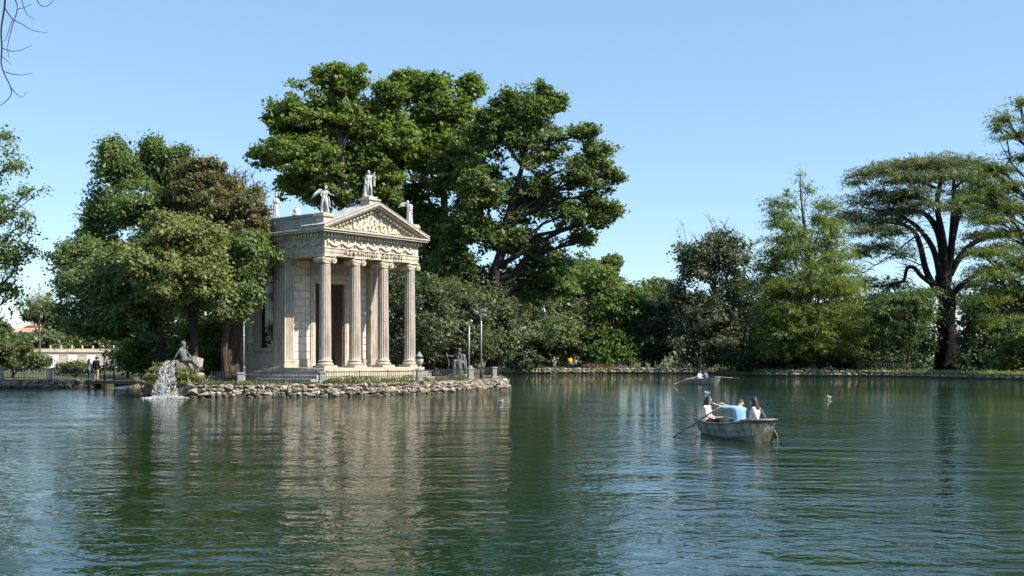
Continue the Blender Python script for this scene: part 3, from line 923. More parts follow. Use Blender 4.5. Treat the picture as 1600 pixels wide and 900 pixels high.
def tufts(lobes, rng, tr, dens, inner=.5, zmin=-.8):
    """tuft centres spread through the lobes (centre, radii), most of them near the surface"""
    C = []; D = []; K = []
    for i, (c, r) in enumerate(lobes):
        area = 4 * PI * ((r[0] * r[1]) ** 1.6 + (r[0] * r[2]) ** 1.6 + (r[1] * r[2]) ** 1.6) ** (1 / 1.6) / 3 ** (1 / 1.6)
        n = max(6, int(dens * area / (tr * tr)))
        d = unit(rng.normal(size=(n * 2, 3)))
        d = d[d[:, 2] > zmin][:n]
        f = inner + (1.04 - inner) * rng.random(len(d)) ** .55
        f = np.where(rng.random(len(d)) < .10, f * rng.uniform(1.1, 1.32, len(d)), f)     # shoots that stick out
        # lumpy surface
        ph = rng.random(3) * 6
        lump = 1 + .24 * np.sin(d[:, 0] * 4 + ph[0]) * np.sin(d[:, 1] * 4 + ph[1]) + .16 * np.sin(d[:, 2] * 6 + ph[2])
        C.append(c + d * r * (f * lump)[:, None]); D.append(d); K.append(np.full(len(d), i))
    C = np.concatenate(C); D = np.concatenate(D); K = np.concatenate(K)
    # thin out tufts buried deep inside another lobe
    keep = np.ones(len(C), bool)
    for i, (c, r) in enumerate(lobes):
        q = np.sum(((C - c) / r) ** 2, axis=1)
        keep &= ~((q < .3) & (K != i) & (rng.random(len(C)) < .8))
    return C[keep], D[keep], K[keep]

def leaves(C, D, rng, per, tr, flat, LW, up=.6, out=.5, mode='leaf', droop=.3, tvar=.3, jit=.36):
    n = len(C) * per
    k = np.repeat(np.arange(len(C)), per)
    o = rng.normal(size=(n, 3)) * .5
    sz = (.65 + .7 * rng.random(len(C)))[k][:, None]
    o *= np.array([tr, tr, tr * flat]) * sz
    d = D[k]
    # spray: stretched along the outward direction
    dh = d.copy(); dh[:, 2] *= .3; dh = unit(dh)
    if mode != 'leaf':
        s = rng.normal(size=n) * tr * .75
        o = o * np.array([.5, .5, .8]) + dh * s[:, None]
        o[:, 2] -= droop * (np.abs(s) * .35 + np.maximum(s, 0) * .5)
    P = C[k] + o
    up_v = np.array([0, 0, 1.0])
    N = unit(d * out + up_v * up + rng.normal(size=(n, 3)) * .55)
    if mode == 'leaf':
        A = rng.normal(size=(n, 3)) + d * .5 - up_v * .3
    else:
        A = dh + rng.normal(size=(n, 3)) * .45 - up_v * droop
    tt = rng.random(len(C))[k] * .55 + rng.random(n) * .45
    sc = 1 + jit * rng.normal(size=n).clip(-2, 2)
    return P, N, A, LW[0] * sc, LW[1] * sc, tt.clip(0, 1)

def tree(name, label, cat, base, lobes, leaf='gr', n=30000, tr=.9, dens=.55, LW=(.34, .26), flat=.6, trunk=None, r0=.35, bark='bark_dark', seed=1, up=.6, out=.5,
         mode='leaf', droop=.3, inner=.5, group=None, twigs=.25, limb=.35, depth=None, zmin=-.8, gz=GZ, limbs=True, bare=0, part='crown', barelen=2.0, sub=0, sr=(.34, .55), core=.5):
    px0, Y0 = base
    b = at(px0, 556, Y0); b.z = gz - .1
    root = empty(name, b, label, cat, group)
    rng = np.random.default_rng(seed)
    q = random.Random(seed)
    LB = []
    for l in lobes:
        px, py, dY, rx, rz = l[:5]
        Y = Y0 + dY
        c = at(px, py, Y); m = mpp(Y)
        ry = l[5] if len(l) > 5 else (rx * m * .95 if depth is None else depth)
        LB.append((np.array(c), np.array([rx * m, ry, rz * m])))
    if sub:
        L2 = []
        for c0, r in LB:
            for i in range(sub):
                d = unit(rng.normal(size=(1, 3)))[0]
                L2.append((c0 + d * r * rng.uniform(.35, .85), r * rng.uniform(sr[0], sr[1]) * np.array([1.1, 1.1, .8])))
        C, D, K = tufts(L2, rng, tr, dens, inner, zmin)
        K = K // sub
        C2, D2, K2 = tufts([(c0, r * .84) for c0, r in LB], rng, tr, dens * core, inner, zmin)
        C = np.concatenate([C, C2]); D = np.concatenate([D, D2]); K = np.concatenate([K, K2])
        o_ = rng.permutation(len(C)); C, D, K = C[o_], D[o_], K[o_]
    else:
        C, D, K = tufts(LB, rng, tr, dens, inner, zmin)
    ok = C[:, 2] > gz + .1
    C, D, K = C[ok], D[ok], K[ok]
    per = max(3, int(round(n / max(1, len(C)))))
    Dk = D[:len(C)] if len(D) == len(C) else None
    return _finish(root, rng, q, LB, C, D, K, per, b, leaf, tr, LW, flat, trunk, r0, bark, up, out, mode, droop, twigs, limb, gz, limbs, Y0, bare, part, barelen)

def _finish(root, rng, q, LB, C, D, K, per, b, leaf, tr, LW, flat, trunk, r0, bark, up, out, mode, droop, twigs, limb, gz, limbs, Y0, bare, part, barelen):
    P, N, A, L, Wd, tt = leaves(C, D[:len(C)], rng, per, tr, flat, LW, up, out, mode, droop)
    g = P[:, 2] > gz + .02
    leaf_object(part, P[g], N[g], A[g], L[g], Wd[g], tt[g], MAT[leaf], root, root.location)
    mb = MB(root.location)
    if trunk:
        tp_ = [(at(p[0], p[1], Y0 + (p[2] if len(p) > 2 else 0))) for p in trunk]
        rad = [p[3] if len(p) > 3 else r0 * (1 - .55 * i / max(1, len(trunk) - 1)) for i, p in enumerate(trunk)]
    else:
        top = max(LB, key=lambda x: x[0][2])[0]
        low = min(x[0][2] for x in LB)
        tp_ = [Vector(b), Vector((b.x, b.y, (b.z + low) / 2)), Vector(((b.x * .6 + top[0] * .4), b.y, low + .1)), Vector(((b.x + top[0]) / 2, (b.y + top[1]) / 2, (low + top[2]) / 2)), Vector(top)]
        rad = [r0, r0 * .85, r0 * .75, r0 * .45, r0 * .15]
    # smooth, slightly crooked trunk
    pts = []; rs = []
    for i in range(len(tp_) - 1):
        for f in (0, .34, .67):
            j = Vector((q.uniform(-1, 1), q.uniform(-1, 1), 0)) * rad[i] * .3
            pts.append(tp_[i].lerp(tp_[i + 1], f) + (j if i + f > 0 else Vector())); rs.append(rad[i] + (rad[i + 1] - rad[i]) * f)
    pts.append(tp_[-1]); rs.append(rad[-1])
    rs[0] *= 1.35; rs[1] *= 1.05
    mb.tube(pts, rs, 10)
    if limbs:
        for i, (c, r) in enumerate(LB):
            c = Vector(c)
            cand = [(abs((c - p).length) + max(0, p.z - c.z + .2) * 3 + max(0, LBmin(LB) - p.z) * .5, k) for k, p in enumerate(pts)]
            k = min(cand)[1]
            k = max(1, k - q.choice((1, 2, 3)))
            p = pts[k]
            d = c - p
            mid = p + d * .5 + Vector((q.uniform(-.1, .1) * d.length, q.uniform(-.1, .1) * d.length, .12 * d.length))
            rl = min(rs[k] * .7, limb * (.25 + .04 * d.length))
            lim = bez(p, mid, c, 7)
            lim = [v + Vector((q.uniform(-1, 1), q.uniform(-1, 1), q.uniform(-1, 1))) * .03 * d.length * (0 < a < 6) for a, v in enumerate(lim)]
            mb.tube(lim, [rl * (1 - .75 * a / 6) for a in range(7)], 6)
            idx = np.nonzero(K[:len(C)] == i)[0]
            if len(idx):
                for a in idx[: int(len(idx) * twigs)]:
                    e = Vector(C[a])
                    s = lim[q.choice((4, 5, 6))]
                    dd = e - s
                    m2 = s + dd * .5 + Vector((q.uniform(-.12, .12), q.uniform(-.12, .12), q.uniform(0, .2))) * dd.length
                    rt = .018 + .012 * dd.length
                    mb.tube(bez(s, m2, e, 4), [rt, rt * .75, rt * .5, rt * .2], 4, False)
    for i in range(bare):
        c, r = LB[q.randrange(len(LB))]
        a = q.uniform(0, 2 * PI)
        s = Vector(c)
        e = s + Vector((math.cos(a) * r[0] * q.uniform(.3, 1.1), math.sin(a) * r[1] * .5, r[2] * q.uniform(.8, 1.0) + q.uniform(.3, barelen)))
        pp = bez(s, s.lerp(e, .6) + Vector((q.uniform(-.6, .6), 0, q.uniform(0, .7))), e, 6)
        mb.tube(pp, [.06, .05, .04, .03, .02, .008], 4, False)
        for kk in range(5):
            s2 = pp[q.choice((3, 4, 4))]
            e2 = s2 + Vector((q.uniform(-1, 1), q.uniform(-.6, .6), q.uniform(.1, 1))) * barelen * .5
            mb.tube(bez(s2, s2.lerp(e2, .5) + Vector((0, 0, .15)), e2, 4), [.025, .02, .012, .005], 4, False)
    mb.build("trunk", MAT[bark], root)
    return root
def LBmin(LB): return min(x[0][2] for x in LB)

def fol(name, cols, **k): MAT[name] = leaf_mat(name, cols, **k)
fol('plane', [(0.071, 0.102, 0.033), (0.116, 0.162, 0.043), (0.165, 0.210, 0.059), (0.223, 0.246, 0.079)], trans=.50)
fol('oak', [(0.063, 0.095, 0.034), (0.102, 0.144, 0.046), (0.142, 0.184, 0.063), (0.195, 0.221, 0.089)], trans=.45)
fol('laurel_dark', [(0.066, 0.104, 0.035), (0.102, 0.151, 0.051), (0.148, 0.193, 0.071), (0.213, 0.234, 0.105)], trans=.37)
fol('laurel_brown', [(0.070, 0.089, 0.032), (0.119, 0.127, 0.050), (0.173, 0.151, 0.069), (0.216, 0.157, 0.092)], trans=.37, tcol=(1.4, 1.3, .6))
fol('laurel_light', [(0.112, 0.136, 0.046), (0.165, 0.192, 0.069), (0.215, 0.232, 0.090), (0.262, 0.262, 0.121)], trans=.39)
fol('laurel_olive', [(0.085, 0.120, 0.044), (0.124, 0.167, 0.062), (0.160, 0.203, 0.082), (0.202, 0.217, 0.106)], trans=.37)
fol('silver', [(0.101, 0.125, 0.064), (0.152, 0.183, 0.096), (0.195, 0.228, 0.123), (0.240, 0.262, 0.160)], trans=.39)
fol('silver_dark', [(0.050, 0.070, 0.036), (0.082, 0.106, 0.053), (0.114, 0.138, 0.072), (0.150, 0.168, 0.102)], trans=.35)
fol('green', [(0.066, 0.099, 0.031), (0.102, 0.151, 0.045), (0.150, 0.195, 0.065), (0.200, 0.227, 0.094)], trans=.47)
fol('bright', [(0.062, 0.109, 0.021), (0.099, 0.160, 0.032), (0.136, 0.194, 0.046), (0.174, 0.217, 0.062)], trans=.42)
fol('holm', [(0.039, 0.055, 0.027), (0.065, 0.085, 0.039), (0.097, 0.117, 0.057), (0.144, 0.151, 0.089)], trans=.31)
fol('holm_grey', [(0.055, 0.073, 0.035), (0.090, 0.112, 0.055), (0.131, 0.150, 0.080), (0.181, 0.173, 0.115)], trans=.35, tcol=(1.3, 1.45, .8))
fol('cypress', [(0.079, 0.110, 0.031), (0.122, 0.163, 0.044), (0.166, 0.199, 0.058), (0.210, 0.230, 0.078)], trans=.5, tcol=(1.5, 1.75, .6))
fol('cedar', [(0.076, 0.102, 0.048), (0.124, 0.153, 0.071), (0.174, 0.198, 0.099), (0.221, 0.235, 0.133)], trans=.32, tcol=(1.2, 1.3, .7))
fol('cedar_light', [(0.056, 0.092, 0.026), (0.088, 0.133, 0.037), (0.118, 0.160, 0.050)], trans=.25)
fol('far', [(.062, .085, .032), (.095, .125, .045), (.13, .16, .062)], trans=.3)
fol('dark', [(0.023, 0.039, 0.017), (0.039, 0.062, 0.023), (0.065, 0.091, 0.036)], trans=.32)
fol('grass', [(.055, .09, .018), (.09, .13, .03), (.14, .16, .06), (.17, .15, .075)], trans=.3)
fol('moss', [(.05, .085, .015), (.085, .13, .022), (.12, .15, .03), (.15, .13, .05)], trans=.2)
fol('red_weed', [(.16, .08, .05), (.2, .12, .08), (.12, .12, .05)], trans=.2)

# --- evergreen group at the left end of the island
tree("evergreen_tree", "tall dark green evergreen, rearmost of the clump left of the temple", "tree", (300, 78),
     [(190, 262, 0, 42, 42), (250, 265, 2, 45, 38), (180, 240, 0, 20, 26), (282, 258, 1, 22, 28), (170, 330, 0, 40, 55), (225, 330, -2, 65, 55), (290, 310, 2, 50, 60), (148, 385, 2, 38, 40), (240, 240, 1, 18, 20)],
     'laurel_dark', 48000, .6, .4, (.24, .14), .75, sub=8, trunk=[(303, 590), (302, 480), (290, 410), (255, 340), (250, 320)], r0=.42, seed=11)
tree("evergreen_tree", "brownish flowering evergreen nearest to the temple, with a thick gnarled trunk", "tree", (364, 72.5),
     [(312, 300, 2, 48, 45), (345, 340, 0, 48, 48), (392, 348, 0, 36, 45), (400, 420, -1, 18, 40), (370, 395, -1, 30, 30), (398, 385, 0, 26, 40), (300, 272, 2, 22, 18), (330, 265, 2, 18, 16), (395, 315, 1, 20, 12)],
     'laurel_brown', 46000, .45, .45, (.20, .13), .8, trunk=[(366, 590, 0, .62), (362, 540, 0, .55), (368, 500, 0, .45), (360, 430, 0, .3), (340, 330, 0, .12)], bark='bark_brown', seed=12, gz=IZ, limb=.5)
tree("evergreen_tree", "olive green evergreen lobe hanging in front of the temple side wall", "tree", (352, 70.5),
     [(368, 430, 0, 36, 42), (380, 455, -1, 22, 30), (355, 470, -1, 34, 30), (385, 395, 0, 34, 30)],
     'laurel_olive', 26000, .55, .6, (.24, .14), .8, trunk=[(352, 590), (352, 530), (360, 480), (380, 420)], r0=.26, bark='bark_brown', seed=13, gz=IZ)
tree("evergreen_tree", "light green rounded evergreen at the front of the clump, above the reclining statue", "tree", (303, 69),
     [(278, 385, -1, 58, 42), (250, 425, -2, 58, 45), (318, 425, -1, 42, 48), (292, 462, 0, 62, 34), (262, 352, -.5, 36, 24), (225, 400, -1, 40, 40)],
     'laurel_light', 52000, .45, .45, (.20, .125), .75, sub=8, sr=(.4, .6), trunk=[(303, 592), (303, 530), (300, 470), (285, 400)], r0=.33, seed=14, gz=IZ)
tree("evergreen_tree", "spreading olive brown evergreen, leftmost of the clump, leaning over the bank", "tree", (250, 71),
     [(122, 402, 1, 36, 34), (160, 440, 0, 56, 50), (112, 445, 1, 30, 36), (200, 478, -1, 58, 42), (150, 492, 0, 46, 32), (230, 500, 0, 42, 30), (140, 415, 0, 40, 30), (190, 430, -1, 45, 45), (180, 515, 1, 40, 18)],
     'laurel_olive', 46000, .5, .45, (.20, .125), .75, sub=8, sr=(.4, .6), trunk=[(250, 592), (252, 540), (246, 500), (215, 460), (170, 430)], r0=.3, seed=15, gz=IZ)
tree("bare_twig_tree", "sparse leafless grey twigs rising behind the brownish evergreen", "tree", (395, 83),
     [(380, 305, 0, 16, 14), (402, 300, 0, 20, 14), (360, 300, 0, 10, 10)], 'holm_grey', 900, .5, .4, (.2, .12), trunk=[(395, 590), (395, 400), (392, 330), (390, 300)], r0=.2, bark='bark_grey', seed=16, bare=16, barelen=1.2)
# --- plane trees behind the temple
tree("plane_tree", "big leafy plane tree rising behind the left half of the temple roof", "tree", (560, 98),
     [(500, 165, 0, 68, 50), (545, 130, 0, 38, 26), (515, 118, 0, 22, 16), (440, 178, 0, 30, 22), (470, 238, -2, 62, 36), (425, 240, 0, 26, 14), (555, 225, 2, 60, 55), (592, 185, 2, 40, 50), (520, 290, 2, 76, 36), (468, 292, 0, 40, 28), (590, 280, 1, 45, 45), (455, 205, 1, 30, 22), (615, 215, 1, 34, 34), (605, 150, 1, 22, 24)],
     'plane', 70000, .62, .30, (.30, .25), .6, sub=9, sr=(.36, .56), core=.8, trunk=[(560, 590), (558, 450), (550, 330), (530, 240), (520, 150)], r0=.5, bark='bark_grey', seed=21, inner=.6, group="plane trees behind the temple")
tree("plane_tree", "tall narrow plane tree in the middle, rising right behind the temple gable", "tree", (690, 104),
     [(648, 140, 0, 38, 30), (632, 122, 0, 18, 14), (732, 148, 0, 18, 30), (690, 185, 0, 56, 50), (650, 235, 0, 52, 52), (700, 265, -2, 56, 56), (648, 325, 0, 50, 48), (690, 375, -2, 46, 46), (702, 435, -3, 32, 38), (665, 420, 0, 30, 36), (735, 130, 0, 10, 14), (680, 140, 0, 30, 22), (640, 375, 1, 30, 40), (745, 215, 1, 34, 34), (610, 240, 1, 30, 34), (715, 465, -3, 22, 16)],
     'plane', 70000, .62, .30, (.30, .25), .6, sub=9, sr=(.36, .56), core=.8, trunk=[(700, 590), (700, 450), (695, 350), (690, 250), (680, 160)], r0=.5, bark='bark_grey', seed=22, inner=.6, group="plane trees behind the temple")
tree("oak_tree", "tall dark oak right of the temple with a leaning trunk and airy right-hand limbs", "tree", (762, 98),
     [(822, 172, 0, 46, 40), (850, 140, 0, 14, 18), (790, 165, 0, 20, 28), (780, 215, 0, 54, 50), (850, 228, 0, 46, 46), (755, 290, 0, 56, 56), (830, 300, 2, 60, 55), (912, 212, 0, 22, 20), (935, 245, 0, 30, 22), (902, 268, 0, 40, 30), (938, 308, 0, 30, 26), (885, 335, 0, 36, 28), (800, 370, 2, 60, 36), (730, 350, 0, 46, 40), (852, 405, 2, 45, 32), (912, 372, 2, 26, 18), (955, 275, 0, 14, 14), (960, 330, 0, 12, 10), (935, 345, 0, 20, 12), (870, 160, 0, 12, 14), (760, 180, 0, 12, 12), (735, 425, 1, 38, 36), (800, 432, 3, 44, 30), (870, 440, 4, 40, 26), (840, 455, 4, 36, 22), (700, 400, 1, 26, 40)],
     'oak', 90000, .55, .28, (.26, .20), .6, sub=8, sr=(.32, .5), trunk=[(768, 590, 0, .55), (770, 480, 0, .48), (776, 420, 0, .42), (790, 350, 0, .32), (815, 260, 0, .2), (825, 180, 0, .1)], seed=23, inner=.5, core=.9, limb=.5, twigs=.35)
tree("oak_tree", "green oak crown lower right of the leaning oak, above the grey-green tree", "tree", (935, 162),
     [(915, 425, 2, 40, 30), (945, 440, 4, 26, 34), (880, 440, 0, 40, 28), (930, 470, 2, 36, 30), (955, 410, 3, 14, 14)], 'oak', 26000, 1.0, .45, (.42, .32), .65, sub=6, seed=24, inner=.4, r0=.35)
# --- understory right of the temple
tree("olive_tree", "silvery grey-green tree behind the floodlight poles, on a thin trunk", "tree", (822, 156),
     [(840, 468, 0, 50, 36), (878, 508, 0, 44, 38), (800, 488, 0, 38, 42), (850, 532, 0, 56, 26), (905, 490, 2, 36, 34), (815, 450, 0, 30, 24)], 'silver', 36000, .95, .45, (.40, .17), .7, sub=6, sr=(.4, .6), seed=31, r0=.22, bark='bark_grey')
tree("shrub", "dark grey-green thicket directly right of the temple columns", "shrub", (680, 90),
     [(655, 478, 0, 34, 36), (700, 462, 3, 34, 26), (690, 515, 0, 46, 36), (735, 500, 2, 40, 46), (650, 535, 0, 36, 32), (672, 455, 1, 30, 20), (620, 500, 2, 30, 60), (612, 440, 3, 30, 40), (620, 560, 2, 30, 20)], 'silver_dark', 36000, .75, .6, (.26, .14), .75, seed=32, r0=.2, gz=IZ)
tree("shrub", "dark evergreen thicket behind the seated statue", "shrub", (735, 95),
     [(715, 535, 1, 50, 32), (765, 535, 3, 40, 38), (745, 470, 4, 36, 36), (775, 495, 4, 34, 40), (690, 560, 1, 50, 16)], 'holm', 30000, .8, .6, (.28, .17), .75, seed=33, r0=.2)
tree("broadleaf_tree", "mid green tree behind the silvery tree, above the far shore", "tree", (930, 158),
     [(935, 450, 0, 40, 36), (962, 480, 0, 40, 44), (920, 515, 0, 46, 42), (985, 465, 4, 26, 24), (900, 470, 4, 40, 40)], 'green', 22000, 1.0, .5, (.42, .30), .65, sub=6, sr=(.4, .6), seed=34, r0=.35)
tree("shrub", "bright green shrub at the water's edge right of the people in yellow and grey", "shrub", (958, 156),
     [(960, 542, 0, 24, 24), (942, 558, 0, 24, 16), (972, 560, 0, 20, 14)], 'bright', 9000, .8, .7, (.36, .26), .7, seed=35, r0=.12)
tree("shrub", "dark shrubs in shade behind the three people on the far shore", "shrub", (880, 158),
     [(850, 558, 0, 40, 20), (900, 555, 0, 40, 22), (820, 560, -4, 40, 20)], 'holm', 14000, .9, .6, (.4, .28), .7, seed=36, r0=.12)
tree("stone_pine", "tiny flat-topped pine poking above the far treeline under open sky", "tree", (1028, 225),
     [(1030, 440, 0, 17, 4), (1022, 450, 0, 13, 4), (1038, 452, 0, 10, 4)], 'cedar', 3000, .8, .8, (.5, .2), .5, seed=37, r0=.35)
tree("broadleaf_tree", "pale green trees of the far treeline left of the dark holm oak", "tree", (1005, 182),
     [(995, 470, 0, 36, 20), (1035, 470, 2, 30, 18), (1015, 492, 0, 50, 26), (975, 500, 0, 30, 40)], 'far', 16000, 1.2, .6, (.55, .4), .65, seed=38, r0=.35)
tree("holm_oak", "dark rounded holm oak just left of the big grey-brown holm oak", "tree", (1020, 160),
     [(1020, 505, 0, 34, 36), (1010, 545, 0, 40, 24), (1036, 485, 2, 22, 24), (1000, 520, 0, 24, 36)], 'holm', 20000, 1.0, .6, (.42, .27), .7, seed=39, r0=.35)
tree("holm_oak", "broad grey-brown holm oak with bare twigs sticking out of its top", "tree", (1110, 155),
     [(1110, 418, 0, 50, 42), (1078, 402, 0, 34, 26), (1150, 392, 0, 34, 32), (1122, 490, 0, 56, 52), (1080, 500, 0, 42, 52), (1150, 470, 0, 42, 48), (1110, 545, 0, 66, 26), (1060, 455, 0, 22, 34), (1120, 375, 0, 26, 16)], 'holm_grey', 40000, .9, .45, (.38, .22), .75, sub=6, sr=(.4, .6), seed=40, r0=.55, bare=26, barelen=3.0, bark='bark_grey')
# --- swamp cypress
cyl = []
qq = random.Random(5)
hw = lambda y: 1.06 * np.interp(y, [272, 285, 310, 325, 345, 370, 400, 440, 480, 520, 548, 562], [6, 18, 54, 62, 58, 72, 84, 88, 92, 92, 78, 40])
y_ = 278
while y_ < 560:
    h_ = float(hw(y_)); k = 2 if y_ < 300 else 4 if y_ < 340 else 6 if y_ < 430 else 8
    for i in range(k):
        a = 2 * PI * (i + qq.random() * .6) / k
        rad = h_ * qq.uniform(.55, .72)
        cx = 1262 + (1250 - 1262) * max(0, (400 - y_) / 130)
        cyl.append((cx + rad * math.cos(a), y_ + qq.uniform(-7, 7) + rad * .10, rad * math.sin(a) * mpp(138), max(5, h_ * .36), qq.uniform(8, 15), max(.4, h_ * .34 * mpp(138))))
    y_ += qq.uniform(15, 22)
tree("swamp_cypress", "tall conical yellow-green swamp cypress with feathery drooping branches on the shore", "tree", (1270, 138),
     cyl, 'cypress', 92000, .7, .75, (.42, .09), .45, trunk=[(1271, 586, 0, .75), (1268, 540, 0, .5), (1264, 430, 0, .36), (1254, 330, 0, .16), (1250, 272, 0, .04)], bark='bark_grey', seed=41, mode='spray', droop=.35, inner=.15, limb=.16, twigs=.2)
# --- cedar
ced = []
def pad(px, py, rx, rz, dY=0, ry=None): ced.append((px, py, dY, rx, rz, ry if ry else rx * mpp(150) * .8))
for a in [(1440, 256, 62, 9, 0, 6), (1382, 266, 48, 8, 0, 4), (1345, 272, 22, 5), (1500, 258, 50, 9, 2, 6), (1545, 272, 36, 9, 0, 5), (1420, 278, 60, 10, -3, 4), (1480, 276, 50, 9, -4, 4), (1400, 262, 40, 7, 5, 5), (1470, 252, 48, 7, 5, 5),
          (1375, 303, 46, 8, 2, 4), (1345, 316, 26, 7), (1425, 298, 40, 9, -4, 4), (1395, 328, 42, 8, 4, 4), (1340, 342, 42, 11, 0, 4), (1360, 360, 44, 12, -3, 4), (1395, 362, 34, 12, -2, 3), (1325, 335, 28, 10, 3, 3), (1375, 385, 40, 12, -2, 3), (1412, 395, 24, 13, -3, 2), (1345, 395, 26, 12, -3, 3), (1440, 318, 30, 7, -5, 3), (1500, 325, 30, 7, -5, 3), (1400, 312, 40, 7, 0, 4),
          (1520, 300, 46, 9, 0, 4), (1560, 320, 36, 9, 0, 4), (1540, 365, 42, 8, 2, 4), (1575, 385, 36, 9, 0, 4), (1500, 318, 40, 9, 3, 4), (1535, 336, 36, 9, -2, 4), (1515, 392, 30, 9, 2, 3), (1560, 395, 36, 9, -3, 3), (1385, 345, 36, 9, 2, 4), (1415, 330, 30, 8, -3, 3), (1550, 420, 44, 9, 0, 4), (1520, 445, 40, 10, 3, 4), (1350, 438, 22, 12, 0, 2.5), (1395, 445, 26, 10, 2, 3)]:
    pad(*a)
for i in range(7):
    px_ = 1335 + 225 * i / 6 + qq.uniform(-6, 6); pad(px_, np.interp(px_, [1330, 1380, 1440, 1500, 1560], [276, 262, 252, 256, 276]) + qq.uniform(2, 34), qq.uniform(14, 26), qq.uniform(6, 11), qq.uniform(-6, 5), 2.2)
ct = tree("cedar_tree", "huge old flat-topped cedar with a massive dark trunk and curving limbs, on the right shore", "tree", (1480, 150), ced, 'cedar', 98000, .7, .85, (.39, .105), .45,
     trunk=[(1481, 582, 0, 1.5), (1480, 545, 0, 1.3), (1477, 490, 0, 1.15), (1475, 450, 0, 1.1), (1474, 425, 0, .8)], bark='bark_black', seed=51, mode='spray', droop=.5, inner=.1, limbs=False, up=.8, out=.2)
mb = MB(ct.location)
for pl in ([(1466, 460, 0, .75), (1448, 425, -.5, .62), (1438, 385, -1, .55), (1428, 362, -1, .45), (1405, 350, -1, .28), (1360, 348, -1, .1)],
           [(1470, 440, 0, .7), (1462, 400, 0, .6), (1450, 375, .5, .52), (1430, 352, 1, .42), (1400, 335, 1, .28), (1350, 325, 1, .08)],
           [(1474, 435, 1, .8), (1470, 380, 1, .7), (1458, 348, 1, .6), (1440, 332, 1, .42), (1410, 330, 1, .3), (1370, 338, 1, .1)],
           [(1476, 440, 0, .9), (1474, 380, 0, .72), (1464, 320, 0, .5), (1470, 280, 0, .45), (1465, 258, 0, .15)],
           [(1480, 440, 0, .85), (1487, 380, 0, .68), (1490, 320, 0, .5), (1490, 270, 0, .2)],
           [(1468, 330, 0, .5), (1445, 312, -.5, .42), (1410, 308, -1, .3), (1370, 306, -1, .1)],
           [(1488, 375, 0, .65), (1500, 330, .5, .52), (1522, 312, .5, .4), (1560, 300, .5, .15)],
           [(1484, 430, 0, .7), (1502, 398, -.5, .6), (1528, 376, -.5, .5), (1565, 366, -.5, .25), (1595, 362, 0, .1)],
           [(1482, 470, 0, .6), (1508, 440, 1, .45), (1540, 425, 1, .3), (1575, 420, 1, .1)],
           [(1462, 448, 0, .5), (1440, 432, -1, .42), (1428, 418, -1, .4), (1417, 420, -1, .34), (1412, 438, -1, .3), (1395, 445, -1, .2), (1360, 448, -1, .06)],
           [(1476, 300, 0, .35), (1440, 285, 0, .25), (1390, 275, 0, .12), (1340, 274, 0, .04)],
           [(1486, 300, 0, .35), (1510, 280, 0, .25), (1550, 272, 0, .08)],
           [(1432, 368, -1, .18), (1410, 385, -1.5, .14), (1390, 402, -2, .1), (1360, 418, -2, .05), (1340, 432, -2, .02)],
           [(1450, 420, -1, .15), (1425, 408, -2, .12), (1395, 398, -2, .06), (1370, 395, -2, .03)]):
    P = [at(a, b, 150 + c) for a, b, c, r in pl]; rr_ = [p[3] * .68 for p in pl]
    # Catmull-like refinement so that limbs curve
    pts = []; rs = []
    for i in range(len(P) - 1):
        p0 = P[max(0, i - 1)]; p1 = P[i]; p2 = P[i + 1]; p3 = P[min(len(P) - 1, i + 2)]
        for f in (0, .25, .5, .75):
            pts.append(.5 * ((2 * p1) + (p2 - p0) * f + (2 * p0 - 5 * p1 + 4 * p2 - p3) * f * f + (3 * p1 - p0 - 3 * p2 + p3) * f ** 3)); rs.append(rr_[i] + (rr_[i + 1] - rr_[i]) * f)
    pts.append(P[-1]); rs.append(rr_[-1])
    mb.tube(pts, rs, 9)
    for i in range(6, len(pts)):
        for k in range(2):
            e = pts[i] + Vector((qq.uniform(-2, 2), qq.uniform(-2, 2), qq.uniform(-.5, 1.2)))
            mb.tube(bez(pts[i], pts[i].lerp(e, .5) + Vector((0, 0, .3)), e, 4), [.06, .05, .035, .015], 4, False)
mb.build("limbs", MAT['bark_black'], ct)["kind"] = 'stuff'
tree("cedar_tree", "young light green cedar with drooping layered branches left of the big dark trunk", "tree", (1418, 133),
     [(1400, 466, 0, 50, 9, 4), (1440, 458, 0, 28, 7, 3), (1380, 485, -1, 40, 10, 3), (1430, 480, -1, 36, 8, 3), (1415, 505, -1, 44, 9, 3), (1375, 512, 0, 34, 10, 3), (1445, 495, 0, 18, 7, 2), (1395, 528, -1, 36, 7, 2)], 'cedar_light', 17000, .8, .9, (.4, .1), .4, seed=52, mode='spray', droop=.55, inner=.1, r0=.18, limb=.15)
# --- shade behind the right shore
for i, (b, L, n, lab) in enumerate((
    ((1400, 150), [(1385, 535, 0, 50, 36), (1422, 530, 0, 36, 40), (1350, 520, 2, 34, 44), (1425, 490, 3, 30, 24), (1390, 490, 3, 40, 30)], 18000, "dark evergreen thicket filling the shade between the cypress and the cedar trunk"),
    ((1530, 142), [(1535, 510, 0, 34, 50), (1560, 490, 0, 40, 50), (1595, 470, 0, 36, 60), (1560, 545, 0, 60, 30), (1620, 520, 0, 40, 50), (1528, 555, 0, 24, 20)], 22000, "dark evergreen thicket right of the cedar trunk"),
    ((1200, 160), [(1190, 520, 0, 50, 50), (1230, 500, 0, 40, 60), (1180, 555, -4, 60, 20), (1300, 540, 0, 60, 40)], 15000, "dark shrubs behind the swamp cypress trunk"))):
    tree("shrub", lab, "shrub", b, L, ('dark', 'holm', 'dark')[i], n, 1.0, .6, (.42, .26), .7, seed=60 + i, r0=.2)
tree("shrub", "green leafy shrub low at the right edge of the view by the water", "shrub", (1585, 122), [(1590, 545, 0, 30, 26), (1565, 565, 0, 26, 12), (1610, 555, 0, 24, 22)], 'green', 9000, .7, .7, (.34, .22), .7, seed=64, r0=.12)
